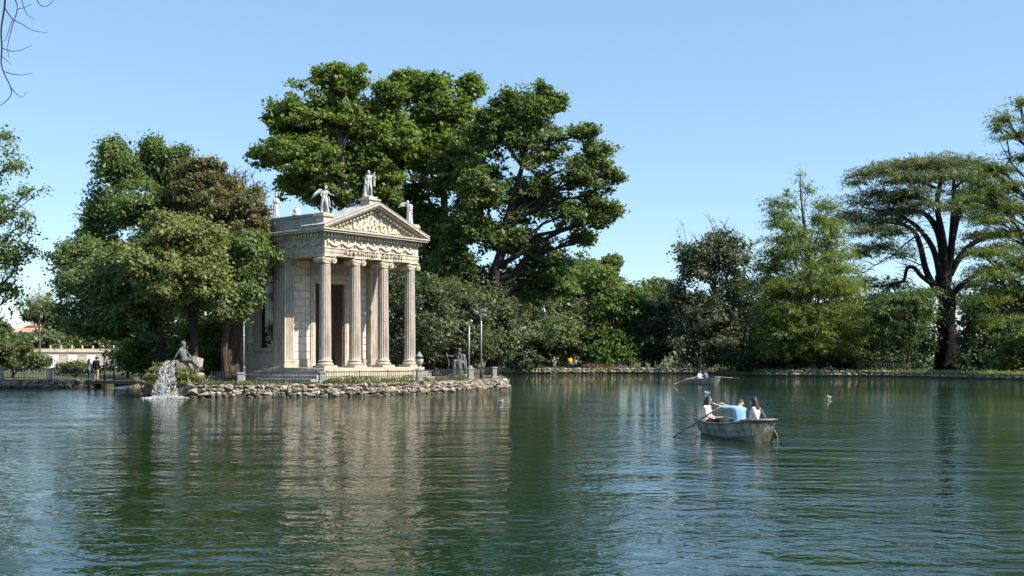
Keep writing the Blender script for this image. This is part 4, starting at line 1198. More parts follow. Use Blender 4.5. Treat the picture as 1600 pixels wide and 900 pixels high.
tree("shrub", "low dark hedge along the right shore behind the short railing", "shrub", (1420, 139), [(px_, 566, 0, 34, 14, 1.6) for px_ in range(1150, 1640, 38) if not 1445 < px_ < 1512] + [(1310, 545, 3, 36, 30, 2), (1415, 545, 6, 34, 34, 2)], 'dark', 18000, .9, .7, (.40, .24), .7, seed=63, r0=.1, limbs=False)
# --- feathery conifer reaching in from the right
tree("swamp_cypress", "feathery conifer reaching into the view from the right edge, in front of the cedar", "tree", (1668, 118),
     [(1572, 185, 0, 26, 10), (1590, 210, 0, 30, 8), (1560, 200, 0, 14, 7), (1595, 160, 0, 22, 10), (1600, 245, 0, 30, 8), (1580, 290, 0, 40, 12), (1548, 298, -1, 24, 9), (1596, 325, 0, 34, 10), (1545, 345, -1, 34, 7), (1580, 365, 0, 30, 8), (1590, 405, 0, 34, 12), (1555, 430, -1, 34, 12), (1585, 455, 0, 36, 12), (1540, 470, -1, 32, 11), (1570, 500, -1, 40, 12), (1530, 285, 0, 32, 11), (1555, 262, 0, 30, 9), (1508, 312, -1, 24, 9), (1560, 322, 0, 32, 11), (1535, 395, -1, 30, 10), (1640, 200, 0, 40, 20), (1660, 300, 0, 50, 30), (1650, 400, 0, 50, 40), (1660, 130, 0, 30, 40)],
     'cypress', 48000, .8, .8, (.37, .075), .45, trunk=[(1668, 585, 0, .6), (1668, 450, 0, .45), (1664, 280, 0, .25), (1660, 100, 0, .06)], bark='bark_dark', seed=65, mode='spray', droop=.4, inner=.1, limb=.22, twigs=.5)
# --- tree at the left edge
tree("ash_tree", "loose airy tree reaching in from the left edge of the view", "tree", (-48, 80),
     [(12, 255, 0, 24, 22), (44, 300, 0, 16, 20), (8, 330, 0, 30, 24), (36, 352, 0, 18, 18), (8, 400, 0, 36, 36), (12, 462, 0, 26, 26), (40, 395, 0, 14, 14), (-40, 300, 0, 50, 60), (-45, 410, 0, 60, 60), (2, 215, 0, 12, 12)], 'green', 11000, .75, .5, (.24, .13), .75, trunk=[(-48, 600), (-45, 480), (-40, 360), (-20, 260)], r0=.35, bark='bark_grey', seed=66, inner=.2, limb=.3, twigs=.5)
tree("sparse_tree", "small sparse tree with pale twigs left of the evergreen clump, in the distance", "tree", (62, 130), [(60, 470, 0, 24, 12), (80, 480, 0, 18, 12), (45, 480, 0, 18, 12)], 'silver', 800, .7, .5, (.3, .2), seed=67, r0=.12, bark='bark_grey', bare=8, barelen=1.2)
# --- left distance
tree("shrub", "light green bushes behind the left bank fence, at the left edge", "shrub", (20, 97), [(12, 554, 0, 32, 16), (46, 566, 0, 26, 9), (-25, 548, 0, 40, 22)], 'far', 26000, .6, .6, (.22, .13), .7, seed=70, r0=.1)
tree("shrub", "green bush behind the couple on the left bank", "shrub", (118, 98), [(118, 573, 0, 14, 6), (138, 576, 0, 16, 5), (96, 577, 0, 12, 4)], 'far', 7000, .4, .7, (.18, .11), .7, seed=71, r0=.1)
tree("shrub", "bright green rounded shrub left of the fountain", "shrub", (222, 79), [(220, 548, 0, 26, 20), (208, 565, 0, 20, 14), (236, 560, 0, 18, 20)], 'bright', 14000, .5, .7, (.22, .14), .75, seed=72, r0=.1)
tree("shrub", "bright green bush behind the reclining statue, between two dark trunks", "shrub", (275, 77), [(272, 555, 0, 20, 18), (283, 568, 0, 22, 14), (262, 572, 0, 14, 14)], 'bright', 9000, .5, .7, (.22, .14), .75, seed=73, r0=.1)
tree("shrub", "darker green bush right of the reclining statue, left of the gnarled trunk", "shrub", (330, 75), [(330, 540, 0, 22, 34), (320, 570, 0, 22, 16), (342, 562, 1, 18, 20), (316, 520, 1, 22, 22)], 'green', 13000, .55, .7, (.22, .14), .75, seed=74, r0=.1)
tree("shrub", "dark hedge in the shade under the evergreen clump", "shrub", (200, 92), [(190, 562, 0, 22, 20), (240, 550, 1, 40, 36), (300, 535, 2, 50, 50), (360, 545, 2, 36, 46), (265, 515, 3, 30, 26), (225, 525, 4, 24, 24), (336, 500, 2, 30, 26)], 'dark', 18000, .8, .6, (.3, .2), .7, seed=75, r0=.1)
for i, (px, py, rx, rz, Y, lab) in enumerate(((70, 488, 24, 16, 300, "yellowish round tree behind the tiled roof in the left distance"), (62, 532, 34, 12, 240, "rounded tree below the tiled roof in the left distance"), (100, 520, 20, 26, 250, "darker tree right of the tiled roof in the left distance"),
                                       (135, 530, 34, 22, 255, "tree behind the long white building, under the evergreen's left edge"), (185, 532, 36, 24, 260, "tree behind the long white building, seen under the evergreen clump"), (8, 540, 22, 12, 245, "rounded tree left below the tiled roof"), (-18, 510, 24, 18, 280, "tree left of the tiled roof at the edge of the view"))):
    tree("distant_tree", lab, "tree", (px, Y), [(px, py, 0, rx, rz), (px - rx * .5, py + rz * .5, 0, rx * .7, rz * .8), (px + rx * .5, py + rz * .5, 0, rx * .7, rz * .8)], 'far' if i != 2 else 'holm', 6000, 1.3, .7, (.7, .5), .7, seed=80 + i, r0=.4, group="distant trees on the left")
# --- woodland mass far behind everything
def woodland():
    rng = np.random.default_rng(99)
    LB = []
    q = random.Random(9)
    for i in range(70):
        px = 380 + 1370 * i / 69 + q.uniform(-10, 10); Y = q.uniform(178, 200)
        hy = 500 + q.uniform(-20, 14)
        c = at(px, hy, Y); m = mpp(Y)
        LB.append((np.array(c), np.array([26 * m, 2.5, 40 * m])))
        LB.append((np.array(at(px, 545, Y - 4)), np.array([26 * m, 2.5, 24 * m])))
    C, D, K = tufts(LB, rng, 1.3, .5, .5)
    P, N, A, L, Wd, tt = leaves(C, D, rng, max(3, 28000 // len(C)), 1.3, .7, (.75, .5))
    g = P[:, 2] > GZ
    o = leaf_object("woodland", P[g], N[g], A[g], L[g], Wd[g], tt[g], MAT['holm'], None, (0, 0, 0))
    tag(o, "dark mass of woodland closing the view behind the far shore", "woods", kind='stuff')
woodland()
# --- weeds, ivy and moss on the island edge
def weeds(name, spots, label, mat, n, LW, hgt):
    rng = np.random.default_rng(len(label))
    S = np.array(spots, float)
    k = rng.integers(0, len(S), n)
    P = S[k, :3] + rng.normal(size=(n, 3)) * np.stack([S[k, 3], S[k, 3], np.full(n, .0)], 1)
    h = rng.random(n) * hgt * S[k, 4]
    P[:, 2] += h
    N = unit(rng.normal(size=(n, 3)) + np.array([.2, -.4, .2]))
    A = np.tile([0, 0, 1.0], (n, 1)) + rng.normal(size=(n, 3)) * .5
    s = 1 + .3 * rng.normal(size=n).clip(-2, 2)
    o = leaf_object(name, P, N, A, LW[0] * s, LW[1] * s, rng.random(n), MAT[mat], None, (0, 0, 0))
    return tag(o, label, "plants", kind='stuff')
sp = []
for px, s, hh in ((515, .2, .6), (525, .3, .9), (540, .35, 1), (552, .3, 1.3), (560, .3, 1.1), (575, .3, 1.2), (590, .3, .9), (605, .3, .8), (620, .3, .7), (632, .3, 1), (645, .3, 1.2), (668, .2, .7), (690, .2, .6), (718, .3, .8), (722, .2, .9), (480, .2, .3), (440, .3, .35), (400, .4, .4), (385, .3, .5), (372, .3, .6), (340, .3, .5)):
    q0 = sub(inset(ISLAND_FRONT, .42), px - 4, px + 4, 1)[0]
    sp.append((q0[0], q0[1], .74, s, hh))
weeds("weeds", sp, "green weeds and grass growing along the foot of the island fence", 'grass', 3000, (.24, .045), .36)
sp = [(p[0] + rr.uniform(-.3, .3), p[1] + .7, .5, .5, rr.uniform(.3, 1)) for p in sub(FAR_BANK, 780, 1600, 120)]
weeds("weeds", sp, "grass and low weeds growing on the far shore above the stones", 'green', 5000, (.4, .09), .5)
sp = [(at(px, 556, 154).x, 153.6, .5, .6, 1) for px in (925, 932, 945, 952)]
weeds("weeds", sp, "dry reddish weeds on the far shore beside the bright shrub", 'red_weed', 900, (.45, .1), .8)
sp = [(p[0], p[1] + rr.uniform(.2, 1), .5, .3, rr.uniform(.2, .7)) for p in sub(LEFT_BANK, -30, 146, 30)]
weeds("weeds", sp, "short dry grass on top of the left bank wall", 'grass', 1600, (.2, .04), .22)
# ------------------------------------------------------------------ figures: smooth one-piece bodies
class Blob:
    def __init__(s, sc=1.0): s.mb = MB(); s.sc = sc
    def cap(s, p, q, r1, r2, n=10):
        p = Vector(p) * s.sc; q = Vector(q) * s.sc; r1 *= s.sc; r2 *= s.sc
        t = (q - p)
        if t.length < 1e-6: t = Vector((0, 0, 1e-4))
        t.normalize()
        a = t.orthogonal().normalized(); b = t.cross(a)
        prof = []
        for i in range(5):
            w = -PI / 2 + PI / 2 * i / 4; prof.append((p + t * r1 * math.sin(w), max(r1 * math.cos(w), 1e-4)))
        for i in range(5):
            w = PI / 2 * i / 4; prof.append((q + t * r2 * math.sin(w), max(r2 * math.cos(w), 1e-4)))
        s._rings(prof, a, b, n); return s
    def _rings(s, prof, a, b, n):
        vs = []; fs = []
        for c, r in prof:
            for k in range(n):
                w = 2 * PI * k / n; vs.append(c + (a * math.cos(w) + b * math.sin(w)) * r)
        m = len(prof)
        for i in range(m - 1):
            for k in range(n):
                fs.append((i * n + k, i * n + (k + 1) % n, (i + 1) * n + (k + 1) % n, (i + 1) * n + k))
        fs.append(tuple(range(n - 1, -1, -1))); fs.append(tuple((m - 1) * n + k for k in range(n)))
        s.mb.add(vs, fs, True)
    def chain(s, pts, rs):
        for i in range(len(pts) - 1): s.cap(pts[i], pts[i + 1], rs[i], rs[i + 1])
        return s
    def ell(s, c, r, M=None):
        c = Vector(c) * s.sc; vs = []; fs = []; n = 12; m = 9
        for i in range(m):
            w = -PI / 2 + PI * i / (m - 1)
            for k in range(n):
                q = 2 * PI * k / n
                v = Vector((r[0] * max(math.cos(w), .02) * math.cos(q), r[1] * max(math.cos(w), .02) * math.sin(q), r[2] * math.sin(w))) * s.sc
                if M is not None: v = M @ v
                vs.append(c + v)
        for i in range(m - 1):
            for k in range(n):
                fs.append((i * n + k, i * n + (k + 1) % n, (i + 1) * n + (k + 1) % n, (i + 1) * n + k))
        fs.append(tuple(range(n - 1, -1, -1))); fs.append(tuple((m - 1) * n + k for k in range(n)))
        s.mb.add(vs, fs, True); return s
    def bake(s, name, mat, parent, vox=.012, smooth=3, loc=None, rot=None):
        me = s.mb.mesh(name, mat)
        o = link_mesh("tmp", me)
        r = o.modifiers.new("r", 'REMESH'); r.mode = 'VOXEL'; r.voxel_size = vox; r.use_smooth_shade = True
        if smooth:
            m = o.modifiers.new("s", 'SMOOTH'); m.factor = .5; m.iterations = smooth
        dg = bpy.context.evaluated_depsgraph_get()
        nm = bpy.data.meshes.new_from_object(o.evaluated_get(dg))
        bpy.data.objects.remove(o); bpy.data.meshes.remove(me)
        nm.name = name
        nm.materials.clear(); nm.materials.append(mat)
        nm.polygons.foreach_set("use_smooth", [True] * len(nm.polygons))
        return link_mesh(name, nm, parent, loc, rot)

def V3(a): return Vector(a)
STAND = dict(hip=(0, 0, .93), chest=(0, 0, 1.27), neck=(.0, 0, 1.45), head=(.03, 0, 1.6), face=(1, 0, 0),
             sL=(0, .17, 1.38), sR=(0, -.17, 1.38), eL=(-.03, .23, 1.12), eR=(-.03, -.23, 1.12), hL=(.06, .24, .88), hR=(.06, -.24, .88),
             kL=(.03, .1, .5), kR=(.02, -.1, .5), aL=(-.01, .1, .09), aR=(-.02, -.1, .09), fL=(.17, .13, .04), fR=(.16, -.13, .04))
SIT = dict(hip=(0, 0, .1), chest=(-.02, 0, .42), neck=(0, 0, .59), head=(.04, 0, .73), face=(1, 0, 0),
           sL=(-.01, .17, .52), sR=(-.01, -.17, .52), eL=(.03, .22, .27), eR=(.03, -.22, .27), hL=(.26, .14, .16), hR=(.26, -.14, .16),
           kL=(.43, .1, .14), kR=(.43, -.1, .14), aL=(.46, .1, -.26), aR=(.46, -.1, -.26), fL=(.62, .11, -.3), fR=(.62, -.11, -.3))
def hand(B, e, h, side, curl=.35, k=1.0):
    e = V3(e); h = V3(h); d = (h - e).normalized()
    up = Vector((0, 0, 1)) if abs(d.z) < .8 else Vector((1, 0, 0))
    sd = d.cross(up).normalized(); nn = sd.cross(d).normalized()
    palm = h + d * .045 * k
    B.cap(h, palm + d * .02, .024 * k, .03 * k)
    for i, (off, L) in enumerate(((-.028, .06), (-.010, .07), (.010, .066), (.027, .052))):
        a = palm + d * .03 * k + sd * off * k; b = a + (d * (1 - curl * .3) - nn * curl * .4) * L * .55 * k; c = b + (d * (1 - curl) - nn * curl) * L * .5 * k
        B.cap(a, b, .0095 * k, .009 * k, 6); B.cap(b, c, .009 * k, .0075 * k, 6)
    t0 = h + d * .02 * k + sd * -.024 * k * side
    B.cap(t0, t0 + (d * .6 - sd * .7 * side).normalized() * .04 * k, .012 * k, .010 * k, 6)
    t1 = t0 + (d * .6 - sd * .7 * side).normalized() * .04 * k
    B.cap(t1, t1 + (d - sd * .2 * side).normalized() * .028 * k, .010 * k, .008 * k, 6)
def head(B, J, beard=False):
    h = V3(J['head']); f = V3(J['face']).normalized(); z = (h - V3(J['neck'])).normalized(); z = (z + Vector((0, 0, .6))).normalized()
    s = z.cross(f).normalized(); f = s.cross(z).normalized()
    M = Matrix((f, s, z)).transposed()
    B.ell(h + z * .02, (.098, .077, .105), M)
    B.ell(h + f * .03 - z * .06, (.062, .055, .062), M)          # jaw
    B.ell(h + f * .066 - z * .088, (.02, .024, .02), M)          # chin
    B.cap(h + f * .092 + z * .01, h + f * .112 - z * .024, .010, .015, 6)  # nose
    B.cap(h + f * .086 + s * .03 + z * .032, h + f * .086 - s * .03 + z * .032, .012, .012, 6)  # brow
    B.cap(h + f * .086 + s * .02 - z * .055, h + f * .086 - s * .02 - z * .055, .009, .009, 6)  # mouth
    for q in (1, -1):
        B.ell(h + s * .078 * q - f * .005, (.022, .010, .032), M)
    if beard: B.ell(h + f * .06 - z * .1, (.05, .055, .07), M)
    return h, f, s, z, M
def body(J, sc=1.0, beard=False, fem=False):
    B = Blob(sc); g = lambda k: V3(J[k])
    hd = head(B, J, beard)
    B.cap(g('neck') - Vector((0, 0, .03)), g('head') - hd[3] * .06, .056, .052)
    up = (g('neck') - g('hip')).normalized(); sx = (g('sL') - g('sR')).normalized()
    for q in (1, -1):
        B.cap(g('hip') + sx * .075 * q, g('hip') + sx * .06 * q + up * .1, .105, .098)
        B.cap(g('hip') + sx * .06 * q + up * .1, g('chest') + sx * .075 * q, .098, .108)
        B.cap(g('chest') + sx * .075 * q, g('neck') + sx * .07 * q - up * .07, .108, .07)
        S, E, H = ('sL', 'eL', 'hL') if q > 0 else ('sR', 'eR', 'hR')
        B.cap(g('neck') - up * .05 + sx * .04 * q, g(S), .06, .056)
        B.chain([g(S), g(S).lerp(g(E), .4), g(E), g(E).lerp(g(H), .35), g(H)], [.054, .05, .038, .041, .026])
        hand(B, g(E), g(H), q)
        K, A_, F_ = ('kL', 'aL', 'fL') if q > 0 else ('kR', 'aR', 'fR')
        hp = g('hip') + sx * .09 * q - up * .02
        B.chain([hp, hp.lerp(g(K), .4), g(K), g(K).lerp(g(A_), .35), g(A_)], [.095, .085, .056, .058, .036])
        B.cap(g(A_) - (g(F_) - g(A_)) * .2, g(F_), .036, .03)
    if fem:
        fw = up.cross(sx) * -1
        for q in (1, -1): B.ell(g('chest') + sx * .07 * q + Vector(J['face']) * .09 - up * .0, (.055, .06, .055))
    return B, hd
def shirt(J, sc=1.0, sleeve=1.0, long=0.06, e=.014, fem=False):
    B = Blob(sc); g = lambda k: V3(J[k])
    up = (g('neck') - g('hip')).normalized(); sx = (g('sL') - g('sR')).normalized()
    B.cap(g('hip') + up * .05, g('chest'), .112 + e, .118 + e); B.cap(g('chest'), g('neck') - up * .1, .118 + e, .085 + e)
    for q in (1, -1):
        B.cap(g('hip') + sx * .08 * q - up * long, g('hip') + sx * .065 * q + up * .1, .108 + e, .10 + e)
        B.cap(g('hip') + sx * .065 * q + up * .1, g('chest') + sx * .08 * q, .10 + e, .11 + e)
        B.cap(g('chest') + sx * .08 * q, g('neck') + sx * .07 * q - up * .08, .11 + e, .07 + e)
        S, E, H = ('sL', 'eL', 'hL') if q > 0 else ('sR', 'eR', 'hR')
        B.cap(g('neck') - up * .065 + sx * .05 * q, g(S), .06 + e, .058 + e)
        if sleeve > 0:
            B.cap(g(S), g(S).lerp(g(E), min(1, sleeve * 2)), .056 + e, .045 + e)
            if sleeve > .5: B.cap(g(E), g(E).lerp(g(H), (sleeve - .5) * 1.8), .045 + e, .034 + e)
    if fem:
        for q in (1, -1): B.ell(g('chest') + sx * .07 * q + Vector(J['face']) * .095, (.06, .065, .06))
    return B
def trousers(J, sc=1.0, length=1.0, e=.014):
    B = Blob(sc); g = lambda k: V3(J[k]); up = (g('neck') - g('hip')).normalized(); sx = (g('sL') - g('sR')).normalized()
    for q in (1, -1):
        B.cap(g('hip') + sx * .075 * q - up * .02, g('hip') + sx * .065 * q + up * .07, .106 + e, .10 + e)
        K, A_ = ('kL', 'aL') if q > 0 else ('kR', 'aR')
        hp = g('hip') + sx * .09 * q - up * .02
        B.cap(hp, hp.lerp(g(K), min(1, length * 2)), .097 + e, (.06 if length >= .5 else .085) + e)
        if length > .5: B.cap(g(K), g(K).lerp(g(A_), min(.96, (length - .5) * 2)), .06 + e, .045 + e)
    return B
def hair(J, sc=1.0, long=0.0, thin=False):
    B = Blob(sc)
    h = V3(J['head']); f = V3(J['face']).normalized(); z = (h - V3(J['neck'])).normalized(); z = (z + Vector((0, 0, .6))).normalized(); s = z.cross(f).normalized(); f = s.cross(z).normalized()
    M = Matrix((f, s, z)).transposed(); e = .0 if thin else .014
    B.ell(h + z * .045 - f * .022, (.094 + e, .078 + e, .09 + e), M)
    if not thin:
        B.ell(h - f * .045 - z * .02, (.06, .08, .085), M)
        for q in (1, -1): B.cap(h + s * .066 * q + z * .05 + f * .02, h + s * .075 * q - z * .03 - f * .02, .03, .03)
    if long > 0:
        for q in (-.06, -.02, .02, .06):
            a = h - f * .07 + s * q; b = h - f * .11 + s * q * 1.3 - Vector((0, 0, long * .55)); c = h - f * .09 + s * q * 1.1 - Vector((0, 0, long))
            B.chain([a, b, c], [.05, .05, .025])
        for q in (1, -1):
            a = h + s * .075 * q - f * .0; b = h + s * .09 * q - f * .03 - Vector((0, 0, long * .5)); c = h + s * .085 * q - f * .03 - Vector((0, 0, long * .85))
            B.chain([a, b, c], [.035, .038, .016])
    return B
MAT['skin'] = plain("skin", (.50, .30, .21), .5, .4, var=.06)
MAT['skin_pale'] = plain("fair_skin", (.62, .40, .30), .5, .4, var=.05)
MAT['hair'] = plain("dark_hair", (.022, .014, .010), .45, .5, var=.3, scale=30, bump=.3)
MAT['hair_short'] = plain("cropped_hair", (.09, .055, .04), .6, .3, var=.2)
MAT['grey_hair'] = plain("grey_hair", (.3, .28, .26), .6, .3)
MAT['white_cloth'] = plain("white_cloth", (.78, .74, .70), .9, .2, var=.04)
MAT['blue_cloth'] = plain("blue_cloth", (.22, .37, .60), .9, .2, var=.07)
MAT['navy_cloth'] = plain("slate_blue_cloth", (.12, .14, .25), .9, .2)
MAT['black_cloth'] = plain("black_cloth", (.022, .02, .022), .9, .2)
MAT['beige_cloth'] = plain("beige_cloth", (.40, .33, .25), .9, .2)
MAT['grey_cloth'] = plain("grey_cloth", (.42, .42, .42), .9, .2)
MAT['yellow_cloth'] = plain("yellow_cloth", (.75, .47, .015), .9, .2)
MAT['jean'] = plain("denim", (.05, .07, .13), .9, .2)
MAT['print_cloth'] = noise_mat("printed_cloth", [(.62, .58, .55), (.62, .58, .55), (.06, .055, .06)], 22, .9, .1, detail=2)
m_, n_, l_, b_ = newmat("striped_cloth")
w_ = n_.new("ShaderNodeTexWave"); w_.wave_type = 'BANDS'; w_.bands_direction = 'Z'; w_.inputs['Scale'].default_value = 4.0
tcn = n_.new("ShaderNodeTexCoord"); l_.new(tcn.outputs['Object'], w_.inputs['Vector'])
cr_ = n_.new("ShaderNodeValToRGB"); cr_.color_ramp.elements[0].position = .45; cr_.color_ramp.elements[0].color = (.03, .03, .035, 1); cr_.color_ramp.elements[1].position = .55; cr_.color_ramp.elements[1].color = (.5, .46, .42, 1)
l_.new(w_.outputs['Fac'], cr_.inputs[0]); l_.new(cr_.outputs[0], b_.inputs['Base Color']); b_.inputs['Roughness'].default_value = .9
MAT['stripe'] = m_

def person(loc, face, label, J, top='white_cloth', sleeve=1.0, legs='black_cloth', leglen=1.0, hairmat='hair', long=0.0, thin=False, fem=False, vox=.012, skin='skin', group=None, sc=1.0, glasses=False, e=.016):
    root = empty("person", loc, label, "person", group, rz=math.atan2(face[1], face[0]))
    B, hd = body(J, sc, fem=fem)
    B.bake("body", MAT[skin], root, vox if vox > .01 else .0088, 2)
    shirt(J, sc, sleeve, e=e, fem=fem).bake("shirt", MAT[top], root, max(vox, .012), 3)
    trousers(J, sc, leglen).bake("trousers" if leglen > .5 else "shorts", MAT[legs], root, max(vox, .012), 2)
    hair(J, sc, long, thin).bake("hair", MAT[hairmat], root, max(vox, .010), 1)
    if J['aL'][2] > 0 or True:
        pass
    if glasses:
        h, f, s, z, M = hd
        mb = MB()
        for q in (1, -1):
            c = h + f * .098 + s * .032 * q + z * .012
            mb.tube([c - f * .004, c + f * .006], .026, 10)
            mb.tube([c + s * .02 * q, h + s * .084 * q + z * .014], .004, 4)
        mb.build("sunglasses", MAT['black_cloth'], root)
    return root

# ------------------------------------------------------------------ rowing boats
MAT['hull'] = noise_mat("weathered_hull", [(.13, .14, .105), (.245, .255, .205), (.33, .335, .28)], 1.6, .6, .2, 12, streak=((.055, .05, .032), .85), spec=.4)
MAT['hull_end'] = noise_mat("peeling_caustic_hull", [(.03, .03, .022), (.09, .088, .068), (.17, .165, .13), (.42, .41, .36)], 5.5, .6, .3, 12, stretch=(1, 1, .6))  # dirty, peeling paint; the mottling also stands for light thrown up by the water
MAT['hull_in'] = noise_mat("boat_inside", [(.22, .2, .16), (.36, .34, .3)], 2.5, .7, .2)
MAT['wood_seat'] = noise_mat("boat_seat_wood", [(.16, .11, .07), (.28, .2, .13)], 3, .7, .2, stretch=(1, .15, 1))
MAT['oar_wood'] = noise_mat("oar_wood", [(.28, .17, .085), (.46, .31, .17)], 4, .5, .1)
MAT['oar_dark'] = noise_mat("wet_oar_wood", [(.05, .035, .022), (.11, .08, .05)], 4, .3, .1)
bx = [-2.05, -1.3, -.3, .7, 1.5, 2.05]
def hull_at(x):
    f = lambda ys: float(np.interp(x, bx, ys))
    return f([.47, .58, .65, .60, .48, .36]), f([.46, .43, .42, .46, .54, .63]), f([-.10, -.15, -.16, -.14, -.08, -.03])
def section(x, inn=0.0):
    b, zs, zb = hull_at(x)
    b -= inn; zb += inn * 1.5
    H = zs - zb
    pts = [(0, zb), (b * .60, zb + .03)]
    for k, (fb, fz) in enumerate(((.80, .36), (.91, .66))):
        pts.append((b * fb, zb + H * fz)); pts.append((b * fb + (.03 if inn == 0 else 0), zb + H * fz - (.012 if inn == 0 else 0) + .0))
    pts.append((b, zs))
    return pts
def shell(inn=0.0, rake=.16):
    vs = []; fs = []
    xs = np.linspace(-2.05, 2.05, 25)
    for x in xs:
        s_ = section(float(x), inn); zs = hull_at(float(x))[1]; zb = hull_at(float(x))[2]
        full = [(-y, z) for y, z in s_[::-1]] + s_[1:]
        for y, z in full:
            k = (z - zb) / (zs - zb)
            vs.append((float(x) * (1 + rake * (k - .5) * (abs(float(x)) / 2.05) ** 4 * .5 * (1 if x > 0 else .6)), y, z))
    m = len(full)
    for i in range(len(xs) - 1):
        for j in range(m - 1):
            fs.append((i * m + j, i * m + j + 1, (i + 1) * m + j + 1, (i + 1) * m + j))
    return vs, fs, m, len(xs)
def make_boat(label):
    root = empty("rowing_boat", (0, 0, 0), label, "boat", "rowing boats on the lake")
    vs, fs, m, nx = shell()
    MB().add(vs, fs).build("hull", MAT['hull'], root)
    vi, fi, m, nx = shell(.025)
    mb = MB().add(vi, fi)
    mb.build("lining", MAT['hull_in'], root)
    for e, nm in ((0, "transom"), (nx - 1, "bow_panel")):
        a = [Vector(v) for v in vs[e * m:(e + 1) * m]]
        sg = -1 if e == 0 else 1
        n = len(a)
        MB().add([v + Vector((sg * .012, 0, 0)) for v in a] + [v - Vector((sg * .02, 0, 0)) for v in a], [tuple(range(n)), tuple(range(2 * n - 1, n - 1, -1))] + [(i, (i + 1) % n, n + (i + 1) % n, n + i) for i in range(n)]).build(nm, MAT['hull_end'], root)
    for sg, j in ((-1, 0), (1, m - 1)):
        pts = [Vector(vs[i * m + j]) + Vector((0, sg * .012, .005)) for i in range(nx)]
        pts = [pts[0] - Vector((.03, 0, 0))] + pts + [pts[-1] + Vector((.06, 0, .0))]
        MB().tube(pts, .028, 6).build("gunwale", MAT['hull'], root)
    for e, sg in ((0, -1), (nx - 1, 1)):
        a = Vector(vs[e * m]); b = Vector(vs[e * m + m - 1])
        MB().tube([a + Vector((sg * .02, 0, .006)), b + Vector((sg * .02, 0, .006))], .028, 6).build("end_rail", MAT['hull'], root)
    for x in (-1.72, .12, 1.3):
        b = hull_at(x)[0] * .93
        MB().rng(x - .15, x + .15, -b, b, .24, .275, .008).build("seat", MAT['wood_seat'], root)
    for sg in (-1, 1):
        b, zs, zb = hull_at(-.3)
        MB().tube([(-.3, sg * b, zs), (-.3, sg * b, zs + .07)], .014, 6).tube([(-.36, sg * b, zs + .1), (-.34, sg * b, zs + .06), (-.26, sg * b, zs + .06), (-.24, sg * b, zs + .1)], .012, 6).build("oarlock", MAT['grey_iron'], root)
    MB().tube([(-2.1, 0, -.1), (-1.4, 0, -.19), (1.2, 0, -.18), (2.06, 0, -.06)], .03, 6).build("keel", MAT['hull'], root)
    # fin-like skeg by the end panel
    return root
def oar(h, b, label, dark=False, group="wooden oars of the rowing boats"):
    h = Vector(h); b = Vector(b); d = (b - h)
    L = d.length; t = d.normalized()
    root = empty("oar", h, label, "oar", group)
    M = t.to_track_quat('Z', 'Y').to_matrix().to_4x4()
    sh = MB().tube([(0, 0, 0), (0, 0, .14), (0, 0, .16), (0, 0, L - .5)], [.019, .019, .026, .022], 8).build("shaft", MAT['oar_wood'], root); sh.rotation_euler = M.to_euler()
    pr = [(.022, L - .5), (.06, L - .42), (.075, L - .25), (.07, L - .03), (.06, L)]
    poly = [(x, z) for x, z in pr] + [(-x, z) for x, z in pr[::-1]]
    bl = MB().prism(poly, lambda p, k: Vector((p[0], -.012 + .024 * k, p[1]))).build("blade", MAT['oar_dark' if dark else 'oar_wood'], root); bl.rotation_euler = M.to_euler()
    return root
b1 = make_boat("weathered grey rowing boat carrying three people, nearest on the lake")
b1.location = (6.70, 33.65, 0.0); b1.rotation_euler = (R(1.0), R(0), math.atan2(-.98, .187))
b2 = copy_tree(b1); b2["label"] = "pale rowing boat far across the lake with a man in dark blue"
MAT['hull_pale'] = noise_mat("pale_hull", [(.24, .24, .21), (.38, .375, .335), (.46, .455, .42)], 1.6, .6, .2, 12, streak=((.10, .095, .07), .7))
for o in b2.children:
    if o.data.materials[0].name in ("weathered_hull", "boat_inside"):
        o.data = o.data.copy(); o.data.materials[0] = MAT['hull_pale']
b2.location = (16.45, 96.5, 0); b2.rotation_euler = (0, 0, math.atan2(-.91, .41))
oar(at(1126, 635, 33.35), at(1052, 682.5, 33.85) + Vector((0, 0, -.02)), "dark wet oar slanting down to the water left of the near rowing boat", True)
oar(at(1187, 637, 33.1), at(1213, 683, 33.7), "wooden oar on the right side of the near rowing boat")
oar(at(1098, 585, 96.2), at(1053, 600, 94.5), "pale oar on the left of the far rowing boat")
oar(at(1116, 588.6, 96.6), at(1155, 591, 96.0), "pale oar held out level on the right of the far rowing boat")
J = dict(SIT); J.update(eR=(.06, -.24, .27), hR=(.30, -.13, .17))
person((6.13, 35.16, .3), (.86, -.5), "woman with long dark hair and white sleeveless top sitting in the boat", J, 'white_cloth', 0.0, 'black_cloth', 1.0, 'hair', .46, fem=True, vox=.009, skin='skin_pale', glasses=True)
J = dict(SIT); J.update(chest=(.12, 0, .44), neck=(.24, -.05, .58), head=(.34, -.15, .655), face=(.6, -.75, -.1), sL=(.19, .19, .55), sR=(.2, -.2, .49), eL=(.25, .42, .55), hL=(.33, .62, .64), eR=(.42, .04, .50), hR=(.46, .34, .64))
person((6.82, 33.45, .31), (-.187, .98), "man in light blue shirt leaning over the oars in the boat", J, 'blue_cloth', .8, 'jean', 1.0, 'hair_short', 0, True, vox=.009, sc=1.04)
J = dict(SIT); J.update(chest=(-.06, 0, .42), neck=(-.06, 0, .6), head=(-.01, 0, .74), sL=(-.07, .17, .53), sR=(-.07, -.17, .53), eL=(-.2, .25, .28), hL=(-.3, .26, .06), eR=(.04, -.2, .28), hR=(.25, -.12, .18))
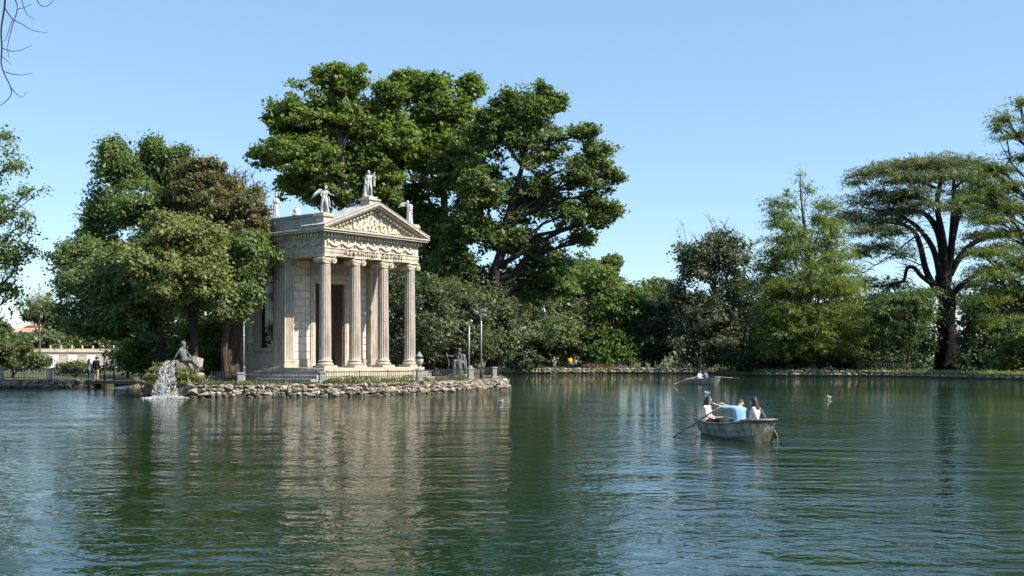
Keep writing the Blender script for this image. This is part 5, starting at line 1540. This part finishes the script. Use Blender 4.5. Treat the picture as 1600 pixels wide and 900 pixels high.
person((7.0, 32.5, .37), (-.84, .54), "woman in black and white printed blouse and black shorts sitting in the boat", J, 'print_cloth', .62, 'black_cloth', .35, 'hair', .36, fem=True, vox=.009, skin='skin_pale')
J = dict(SIT); J.update(chest=(.06, 0, .43), neck=(.1, 0, .6), head=(.16, .02, .74), sL=(.08, .19, .54), sR=(.08, -.19, .54), eL=(.22, .34, .36), hL=(.4, .38, .3), eR=(.24, -.3, .36), hR=(.42, -.3, .3))
person((16.75, 96.4, .3), (-.75, .66), "man in dark blue shirt rowing the far boat", J, 'navy_cloth', .5, 'beige_cloth', 1.0, 'hair_short', 0, False, vox=.02, sc=1.06)
person((16.35, 97.6, .3), (.6, -.8), "small person in white facing the rower in the far boat", SIT, 'white_cloth', .5, 'jean', 1.0, 'hair_short', 0, False, vox=.02, skin='skin_pale')
# people on the banks
J = dict(STAND); J.update(eR=(.1, -.24, 1.15), hR=(.3, -.1, 1.12))
c = at(139, 556, 86.3); person((c.x, 86.3, GZ), (.5, .6), "woman in dark striped top standing beside a man on the left bank", J, 'stripe', .4, 'jean', 1.0, 'hair', .25, fem=True, vox=.018, sc=.96)
c = at(150.5, 556, 86.2); person((c.x, 86.2, GZ), (.2, .9), "man in black jacket and beige trousers standing on the left bank", STAND, 'black_cloth', 1.0, 'beige_cloth', 1.0, 'hair', 0, vox=.018, sc=1.06, e=.03)
c = at(866, 556, 152.1); person((c.x, 152.1, GZ), (-.4, -.9), "person in pale grey clothes standing on the far shore", J, 'grey_cloth', 1.0, 'grey_cloth', 1.0, 'grey_hair', 0, vox=.025, skin='skin_pale')
c = at(891, 556, 154.2); person((c.x, 154.2, GZ), (.1, -1), "person in yellow shirt standing at the far railing", J, 'yellow_cloth', .4, 'black_cloth', 1.0, 'hair', 0, vox=.025, sc=1.05, e=.05)
c = at(899, 556, 154.4); person((c.x, 154.4, GZ), (-.5, -.8), "person in white top beside the one in yellow on the far shore", STAND, 'white_cloth', .4, 'black_cloth', 1.0, 'hair', .2, vox=.025, sc=.97, skin='skin_pale')

# ------------------------------------------------------------------ statues
def statue(loc, face, label, J, sc, drape=None, wings=(), beard=False, extra=None, vox=.02, mat='marble', rocks=None, name="statue"):
    root = empty(name, loc, label, "statue", None, rz=math.atan2(face[1], face[0]))
    B, hd = body(J, sc, beard)
    h, f, s, z, M = hd
    B.ell(h + z * .045 - f * .02, (.11, .095, .10), M); B.ell(h - f * .07 - z * .01, (.06, .07, .07), M)
    if drape:
        for p in drape: B.chain(p[0], p[1])
    if extra: extra(B)
    B.bake("figure", MAT[mat], root, vox, 1)
    for w in wings:
        poly, off = w
        mb = MB()
        # feathered wing: overlapping rows of thick blades
        a = Vector(poly[0]); tip = Vector(poly[1]); low = Vector(poly[2])
        for i in range(7):
            k = i / 6
            st = a.lerp(tip, k * .75); en = tip.lerp(low, k) if k > 0 else tip
            mb.tube([st * sc, st.lerp(en, .5) * sc + Vector((0, 0, .03)), en * sc], [.08 * sc, .10 * sc, .045 * sc], 6)
        mb.build("wing", MAT[mat], root)
    return root
ST = dict(STAND)
def robe(x=0.0):
    out = []
    for i in range(7):
        a = 2 * PI * i / 7
        out.append(([(.10 * math.cos(a), .13 * math.sin(a), .95), (.13 * math.cos(a), .16 * math.sin(a), .5), (.17 * math.cos(a) + .02, .19 * math.sin(a), .06)], [.075, .062, .06]))
    out.append(([(0, -.15, 1.35), (.1, .1, 1.1), (.05, .18, .85)], [.06, .07, .07]))
    return out
def base_slab(root, sc, mat='marble', w=.3, h=.1):
    MB().lathe((0, 0, -.02), [(w * sc, 0), (w * sc, h * sc), (w * .9 * sc, (h + .02) * sc)], 10).build("base", MAT[mat], root)
J1 = dict(ST); J1.update(eL=(.05, .24, 1.14), hL=(.18, -.02, 1.26), eR=(.03, -.24, 1.12), hR=(.18, .04, 1.16), head=(.05, .02, 1.6))
p = tw(-.31, 4.33, 11.31); base_slab(statue(p, (.25, -.97), "white draped statue with folded arms, leftmost on the temple roof edge", J1, .92, robe(), name="roof_statue"), .92, h=.05)
J2 = dict(ST); J2.update(head=(.04, .05, 1.6), chest=(0, .03, 1.27), eL=(.12, .3, 1.2), hL=(.26, .5, 1.12), eR=(.05, -.26, 1.12), hR=(.2, -.08, 1.0), kL=(.12, .12, .52), kR=(.03, -.12, .5))
rob2 = robe()[1:4] + [([(0, .05, .98), (.16, .1, .7), (.14, .2, .1)], [.13, .1, .07]), ([(0, -.1, .95), (.05, -.16, .5), (.02, -.2, .06)], [.13, .11, .1]), ([(-.1, 0, .95), (-.14, 0, .4), (-.15, 0, .05)], [.12, .1, .1]), ([(0, .2, 1.0), (.02, .27, .7), (0, .3, .45)], [.08, .07, .04])]
p = tw(.0, .02, 11.34); base_slab(statue(p, (.12, -.99), "white winged statue on the left corner pedestal of the temple front", J2, 1.0, rob2, [(((-.1, -.06, 1.32), (-.16, -.42, 1.52), (-.12, -.86, .92)), 0)], name="roof_statue"), 1.0, h=.05)
J3 = dict(ST); J3.update(hip=(0, -.03, .93), head=(.03, -.04, 1.6), eL=(.04, .32, 1.26), hL=(.1, .34, 1.52), eR=(-.02, -.27, 1.14), hR=(.08, -.24, .9), kL=(.14, .12, .52), aL=(.02, .14, .09))
dr3 = [([(-.05, -.22, 1.1), (-.05, -.27, .7), (-.06, -.27, .05)], [.06, .09, .12]), ([(-.1, .1, 1.35), (-.08, .3, 1.2), (-.06, .32, .75)], [.06, .09, .07]), ([(-.06, .26, 1.5), (-.06, .34, 1.3), (-.05, .3, 1.0)], [.06, .09, .05])]
p = tw(AX, -.02, 12.78); base_slab(statue(p, (.2, -.98), "white nude statue with raised arm at the peak of the temple gable", J3, 1.0, dr3, name="roof_statue"), 1.0, h=.06)
J4 = dict(ST); J4.update(head=(.12, -.1, 1.56), chest=(.05, -.02, 1.26), neck=(.09, -.06, 1.43), eR=(.15, -.36, 1.3), hR=(.22, -.58, 1.3), eL=(.1, .2, 1.1), hL=(.2, .05, 1.0))
p = tw(7.65, .02, 11.34); base_slab(statue(p, (-.05, -1), "white draped statue with outstretched wing on the right corner of the temple front", J4, .96, robe(), [(((-.08, -.08, 1.38), (-.1, -.5, 1.56), (-.04, -.8, 1.22)), 0)], name="roof_statue"), .96, h=.05)
# relief figures in the gable (one carved slab)
B = Blob(1.0); q = random.Random(4)
t = -2.45
while t < 2.5:
    hm = (2.6 - abs(t)) * .52 + .08
    h = hm * q.uniform(.6, 1.0); z0 = EZ + .12; x = AX + t; y = -.40; k = min(1, .45 + h)
    ln = q.uniform(-.22, .22)
    B.cap((x, y, z0 + .05), (x + ln * h, y, z0 + h * .6), .07 * k, .095 * k)
    B.ell((x + ln * h * 1.3, y - .04, z0 + h * .84), (.07 * k, .07, .085 * k))
    for m_i in range(2):
        B.cap((x + ln * h, y - .03, z0 + h * q.uniform(.45, .6)), (x + q.uniform(-.35, .35), y - .02, z0 + h * q.uniform(.15, .9)), .045 * k, .035 * k)
    B.cap((x + q.uniform(-.1, .1), y - .03, z0 + h * .3), (x + q.uniform(-.28, .28), y - .01, z0 + .03), .06 * k, .045 * k)
    if q.random() < .5: B.ell((x + q.uniform(-.2, .2), y + .02, z0 + h * q.uniform(.2, .6)), (q.uniform(.1, .2), .05, q.uniform(.08, .18)))
    t += q.uniform(.22, .5)
B.bake("gable_relief", MAT['relief'], temple, .035, 1)
# seated statue with a staff
c = at(718, 556, 83.0)
JS = dict(SIT); JS.update(face=(.8, -.5, 0), hip=(0, 0, .12), eR=(.12, -.36, .46), hR=(.26, -.52, .5), eL=(.0, .26, .26), hL=(.15, .3, .02), aL=(.4, .18, -.4), aR=(.5, -.12, -.4), fL=(.55, .2, -.44), fR=(.65, -.14, -.44))
MAT['shaded_marble'] = noise_mat("shaded_statue", [(.05, .055, .05), (.12, .125, .12), (.22, .225, .22)], 4, .85, .4, 18)  # dark grey: the shade on the seated statue is put into its colour
dS = [([(.05, .1, .15), (.44, .12, .2), (.46, .16, -.4)], [.13, .12, .1]), ([(.05, -.1, .15), (.44, -.1, .2), (.5, -.14, -.4)], [.13, .12, .09]), ([(.44, 0, .15), (.42, 0, -.4)], [.1, .12]), ([(-.05, .2, .5), (.0, .27, .2), (-.02, .3, -.3)], [.08, .09, .1])]
def seat_extra(B):
    B.cap((-.12, 0, -.4), (-.1, 0, .0), .3, .22); B.cap((.1, -.1, -.4), (.1, 0, -.1), .25, .2)
ss = statue((c.x, 83.0, IZ + .9), (-.25, -.97), "seated statue holding a staff, its dark colour standing for the shade right of the temple", JS, 1.52, dS, (), True, seat_extra, .03, 'shaded_marble')
MB().tube([(.36, -.73, -.5), (.34, -.72, .2), (.2, -.95, .95)], [.05, .045, .035], 7).build("staff", MAT['shaded_marble'], ss)
MB().rng(-.5, .9, -.6, .6, -.82, -.6, .03).build("plinth", MAT['grey_stone'], ss)

# ------------------------------------------------------------------ fountain: rocks, reclining statue, falling water
FY = 66.4
MAT['river_marble'] = noise_mat("stained_marble", [(.07, .068, .062), (.15, .145, .13), (.34, .31, .265)], 4, .8, .4, 16, streak=((.06, .06, .055), .85))
rm = empty("rock_mound", at(278, 600, 67.2), "mossy mound of rough rocks carrying the reclining statue at the island's left tip", "rocks")
prof = lambda px: float(np.interp(px, [212, 222, 232, 245, 256, 266, 280, 295, 310, 325, 340, 350], [606, 592, 580, 572, 566, 562, 566, 572, 582, 592, 597, 600]))
q = random.Random(21)
k = 0
for row in range(7):
    px = 214 + q.uniform(0, 6)
    while px < 350:
        top = prof(px) + 4
        y = 624 - row * 8.5
        if y > top:
            Y = FY - .2 + row * .28 + q.uniform(-.15, .25) + (.8 if px < 232 else 0)
            loc = at(px, 556, Y); loc.z = (620 - y) * .038 + q.uniform(-.05, .05)
            sz = q.uniform(.55, .95)
            dk = px < 290 + q.uniform(-15, 15) and row < 7
            link_mesh("boulder", q.choice(DSTONES if dk else STONES), rm, loc - rm.location, (q.uniform(-.5, .5), q.uniform(-.5, .5), q.uniform(0, 6)), (sz, sz * q.uniform(.8, 1.2), sz * q.uniform(.6, .95)))
            k += 1
        px += q.uniform(11, 17)
core = MB(rm.location)
for px, rz in ((235, .7), (250, 1.2), (268, 1.6), (285, 1.5), (305, 1.1), (330, .7)):
    c = at(px, 556, 68.0); core.lathe((c.x, 68.0, -.3), [(1.0, 0), (.95, rz * .6), (.6, rz), (.1, rz + .2)], 10)
core.build("mound_core", MAT['dark_rock'], rm)["kind"] = 'stuff'
JR = dict(SIT); JR.update(hip=(0, 0, .12), chest=(-.1, 0, .46), neck=(-.12, 0, .64), head=(-.07, .02, .78), sL=(-.1, .18, .55), sR=(-.12, -.18, .55), eR=(-.26, -.24, .3), hR=(-.42, -.2, .1), eL=(.04, .26, .34), hL=(.24, .16, .2),
                          kL=(.42, .14, .26), kR=(.44, -.12, .10), aL=(.6, .14, -.16), aR=(.82, -.12, -.24), fL=(.72, .15, -.2), fR=(.97, -.12, -.28))
c = at(288.5, 567, 66.9)
rg = statue(c, (.96, -.28), "weathered statue of a reclining bearded man leaning on his arm above the waterfall", JR, 1.42, [([(.05, .05, .12), (.36, .1, .16), (.52, .14, -.1)], [.13, .11, .08]), ([(-.1, .1, .1), (-.3, 0, .0)], [.14, .14])], (), True, lambda B: B.cap((-.45, -.15, -.02), (-.3, -.1, -.02), .14, .16), .026, 'river_marble')
link_mesh("seat_rock", STONES[2], rg, (.55, .42, -.05), (0, 0, .4), (.75, .6, .95))
link_mesh("seat_rock", STONES[4], rg, (.0, .1, -.32), (0, 0, 1.4), (1.5, 1.1, .75))
# falling water
mw, nw, lw_, bw = newmat("white_water")
bw.inputs['Base Color'].default_value = (.70, .70, .69, 1); bw.inputs['Roughness'].default_value = .25
trw = nw.new("ShaderNodeBsdfTranslucent"); trw.inputs[0].default_value = (.7, .7, .7, 1)
gl = nw.new("ShaderNodeBsdfTransparent")
mx1 = nw.new("ShaderNodeMixShader"); mx1.inputs[0].default_value = .35; lw_.new(bw.outputs[0], mx1.inputs[1]); lw_.new(trw.outputs[0], mx1.inputs[2])
lw_.new(mx1.outputs[0], nw["Material Output"].inputs[0])
MAT['white_water'] = mw
rng = np.random.default_rng(5)
n = 850
f = rng.random(n) ** .75
a = np.array(at(267, 564, FY - .35)); wid = .5 + f * 1.0
st = np.round(rng.random(n) * 11) / 11 - .5 + rng.normal(size=n) * .03
P = np.stack([a[0] + st * wid - f * .15, a[1] - .12 - .7 * np.sqrt(f) + rng.normal(size=n) * .06 - .12 * np.cos(st * 9), a[2] * (1 - f ** 1.2) + rng.normal(size=n) * .03], 1)
P[:, 2] = P[:, 2].clip(.03, 9)
A = np.tile([0, 0, 1.0], (n, 1)) + rng.normal(size=(n, 3)) * .12
A[:, 0] += st * .5; A[:, 1] += np.clip(1 - f * 3, 0, 1) * 1.5
N = unit(rng.normal(size=(n, 3)) * .5 + np.array([.3, -1, .5]))
lng = rng.random(n) ** 2
wf = leaf_object("waterfall", P, N, A, .05 + .40 * lng * np.clip(f * 1.6, .12, 1), .022 + .016 * rng.random(n), rng.random(n), MAT['white_water'], None, (0, 0, 0))
tag(wf, "white splashing water falling from the rocks below the reclining statue", "waterfall")
n = 1100
an = rng.random(n) * 2 * PI; ra = rng.random(n) ** .8 * (1 + .25 * np.sin(an * 3 + 1) + .2 * np.sin(an * 7)) + np.abs(rng.normal(size=n)) * .12
P = np.stack([at(261, 556, FY - 1.3)[0] + np.cos(an) * ra * 1.25, FY - 1.25 + np.sin(an) * ra * .75, .012 + rng.random(n) ** 3 * .25 * np.clip(1 - ra, 0, 1)], 1)
fo = leaf_object("foam", P, unit(rng.normal(size=(n, 3)) * .5 + np.array([0, 0, 1.])), rng.normal(size=(n, 3)), .05 + .12 * rng.random(n), .03 + .05 * rng.random(n), rng.random(n), MAT['white_water'], None, (0, 0, 0))
tag(fo, "white foam spreading on the lake where the waterfall lands", "foam", kind='stuff')
sp = [tuple(at(px, y, Y)) + (s, 1) for px, y, Y, s in ((240, 590, 66.0, .3), (246, 580, 66.2, .3), (252, 572, 66.3, .2), (236, 600, 66.1, .3), (282, 582, 65.9, .3), (286, 590, 65.8, .3), (290, 580, 66.0, .3), (296, 590, 66.0, .3), (302, 592, 66.0, .3), (284, 600, 65.7, .25), (310, 596, 66, .3), (318, 598, 66, .25))]
weeds("moss", sp, "green and yellow moss and ferns growing over the fountain rocks", 'moss', 1500, (.16, .05), .22)

# ------------------------------------------------------------------ gulls
MAT['feather'] = plain("white_feathers", (.80, .80, .79), .8, .2, var=.04)
MAT['wing_grey'] = plain("grey_feathers", (.35, .36, .38), .8, .2)
MAT['beak'] = plain("beak", (.6, .32, .05), .5)
def gull(px, y, face, label, sc=1.0):
    Y = EYE * F / (y - HZ); c = at(px, y, Y)
    root = empty("gull", (c.x, Y, 0), label, "gull", "gulls swimming on the lake", rz=math.atan2(face[1], face[0]))
    B = Blob(sc)
    B.ell((0, 0, .035), (.2, .085, .065)); B.cap((-.14, 0, .05), (-.27, 0, .075), .045, .015)
    B.chain([(.13, 0, .06), (.16, 0, .11), (.18, 0, .15)], [.055, .04, .036]); B.ell((.195, 0, .16), (.052, .04, .04))
    B.bake("body", MAT['feather'], root, .012, 2)
    MB().tube([(.23 * sc, 0, .155 * sc), (.265 * sc, 0, .15 * sc), (.29 * sc, 0, .138 * sc)], [.014 * sc, .011 * sc, .004 * sc], 6).build("beak", MAT['beak'], root)
    for s_ in (1, -1):
        w = Blob(sc).chain([(.08, .065 * s_, .06), (-.1, .07 * s_, .08), (-.30, .025 * s_, .085)], [.035, .04, .01]); w.bake("wing", MAT['wing_grey'], root, .012, 1)
    return root
gull(1105, 614.5, (-.95, -.3), "white gull swimming just behind the woman's head, between the two boats", .8)
gull(1296, 621, (-.9, -.4), "gull swimming alone on open water right of the boats", .66)
gull(783, 627.5, (.9, -.4), "gull swimming near the right tip of the island", .65)

# ------------------------------------------------------------------ left distance: long white building and a tiled house
MAT['white_wall'] = noise_mat("white_render", [(.55, .53, .49), (.70, .68, .64)], .5, .9, .1)
MAT['tiles'] = noise_mat("roof_tiles", [(.30, .15, .09), (.46, .26, .17), (.52, .34, .25)], .8, .9, .4, 4)
MAT['glass_dark'] = plain("window_glass", (.03, .035, .04), .1, .5)
Yb = 170.0
x0, x1 = at(58, 556, Yb).x, at(200, 556, Yb).x
lb = empty("long_building", ((x0 + x1) / 2, Yb, GZ), "long low white building beyond the fence on the left, under the evergreens", "building", rz=R(24))
hw_ = (x1 - x0) / 2
MB().rng(-hw_, hw_, 0, 8, 0, 2.4).build("wall", MAT['white_wall'], lb)
MB().rng(-hw_ - .2, hw_ + .2, -.25, 8.2, 2.4, 2.62, .03).rng(-hw_, hw_, -.05, 7.9, 2.62, 2.95, .03).build("cornice", MAT['travertine'], lb)
for i in range(9):
    xx = -hw_ + .9 + i * (2 * hw_ - 1.8) / 8
    MB().lathe((xx, .3, 2.95), [(.16, 0), (.16, .15), (.08, .2), (.16, .32), (.12, .45), (.03, .55)], 8).build("finial", MAT['travertine'], lb)
for i in range(5):
    xx = -hw_ + 1.6 + i * (2 * hw_ - 3.2) / 4
    w_ = MB().rng(xx - .5, xx + .5, -.03, .02, .9, 2.0).build("niche", MAT['stucco'], lb)
    MB().rng(xx - .62, xx + .62, -.08, -.032, .8, .9).rng(xx - .62, xx - .5, -.08, -.0, .9, 2.0).rng(xx + .5, xx + .62, -.08, 0, .9, 2.0).rng(xx - .62, xx + .62, -.08, 0, 2.0, 2.12).build("niche_frame", MAT['travertine'], w_)
Yh = 320.0
c = at(45, 556, Yh)
hs = empty("house", (c.x, Yh, GZ), "distant cream house with orange tiled hip roof among trees on the left", "house")
MB().rng(-5.3, 5.3, 0, 9, 0, 8.6).build("wall", MAT['relief'], hs)
def hip(mb, x0, x1, y0, y1, z0, z1):
    m = (y1 - y0) / 2; k = min(m, (x1 - x0) / 2.6)
    mb.add([(x0, y0, z0), (x1, y0, z0), (x1, y1, z0), (x0, y1, z0), (x0 + k, y0 + m, z1), (x1 - k, y0 + m, z1)], [(0, 1, 5, 4), (1, 2, 5), (2, 3, 4, 5), (3, 0, 4), (3, 2, 1, 0)])
mb = MB(); hip(mb, -5.8, 5.8, -.6, 9.6, 8.6, 10.9); rf = mb.build("roof", MAT['tiles'], hs)
mb = MB().rng(-1.6, 4.2, 2.5, 7, 9, 10.6); mb.build("attic", MAT['relief'], rf)
mb = MB(); hip(mb, -2, 4.6, 2.1, 7.4, 10.6, 12.1); mb.build("attic_roof", MAT['tiles'], rf)
for i in range(4):
    for z in (1.5, 4.8):
        xx = -4 + i * 2.66
        w_ = MB().rng(xx - .5, xx + .5, -.04, .02, z, z + 1.7).build("window", MAT['glass_dark'], hs)
        MB().rng(xx - .65, xx + .65, -.1, -.045, z - .12, z).build("sill", MAT['white_wall'], w_)

# ------------------------------------------------------------------ bare branch hanging into the top left corner
bt = empty("bare_tree", (-9.2, 6.2, .8), "thin bare dark twigs hanging into the sky at the top left corner", "tree")
mb = MB(bt.location)
mb.tube([(-9.2, 6.2, .7), (-9.1, 6.4, 3), (-8.6, 7.2, 5.6), (-7.6, 8.8, 7.4)], [.24, .19, .14, .09], 9)
mb.build("trunk", MAT['bark_grey'], bt)
TYY = 11.0
def tw_(pts, r0, r1):
    P = [at(a, b, TYY + (c_[0] if c_ else 0)) for a, b, *c_ in pts]
    Q = []
    for i in range(len(P) - 1):
        p0 = P[max(0, i - 1)]; p1 = P[i]; p2 = P[i + 1]; p3 = P[min(len(P) - 1, i + 2)]
        for f in (0, .33, .66): Q.append(.5 * ((2 * p1) + (p2 - p0) * f + (2 * p0 - 5 * p1 + 4 * p2 - p3) * f * f + (3 * p1 - p0 - 3 * p2 + p3) * f ** 3))
    Q.append(P[-1])
    MB(bt.location).tube(Q, [r0 + (r1 - r0) * i / (len(Q) - 1) for i in range(len(Q))], 5).build("twig", MAT['bark_dark'], bt)
bp_ = at(6, -60, TYY)
MB(bt.location).tube(bez((-7.6, 8.8, 7.4), (-6.0, 10.6, 7.6), bp_, 8), [.09, .07, .055, .045, .035, .028, .02, .012], 7).build("limb", MAT['bark_dark'], bt)
tw_([(6, -60), (9, -25), (7, 12), (2, 45), (3, 75), (2, 98), (7, 116), (15, 132), (18, 146), (10, 158), (0, 165)], .011, .003)
tw_([(9, -25), (22, -4), (27, 14), (18, 45), (12, 72), (14, 90)], .007, .002)
tw_([(7, 12), (20, 30), (35, 38), (52, 48), (75, 51)], .006, .002)
tw_([(30, -30), (34, 0), (42, 22), (54, 30)], .006, .002)
tw_([(50, -30), (60, 4), (72, 10), (84, 0)], .006, .002)
tw_([(3, 75), (18, 80), (34, 78), (50, 70)], .005, .0018)
tw_([(7, 112), (20, 116), (36, 117), (51, 114)], .005, .0018)
tw_([(15, 134), (25, 146), (34, 152), (43, 143)], .005, .0016)
tw_([(20, 30), (14, 46), (10, 60), (4, 66)], .004, .0016)
tw_([(3, 88), (12, 96), (18, 102)], .004, .0015)
tw_([(27, 14), (38, 12), (50, 6)], .004, .0015)
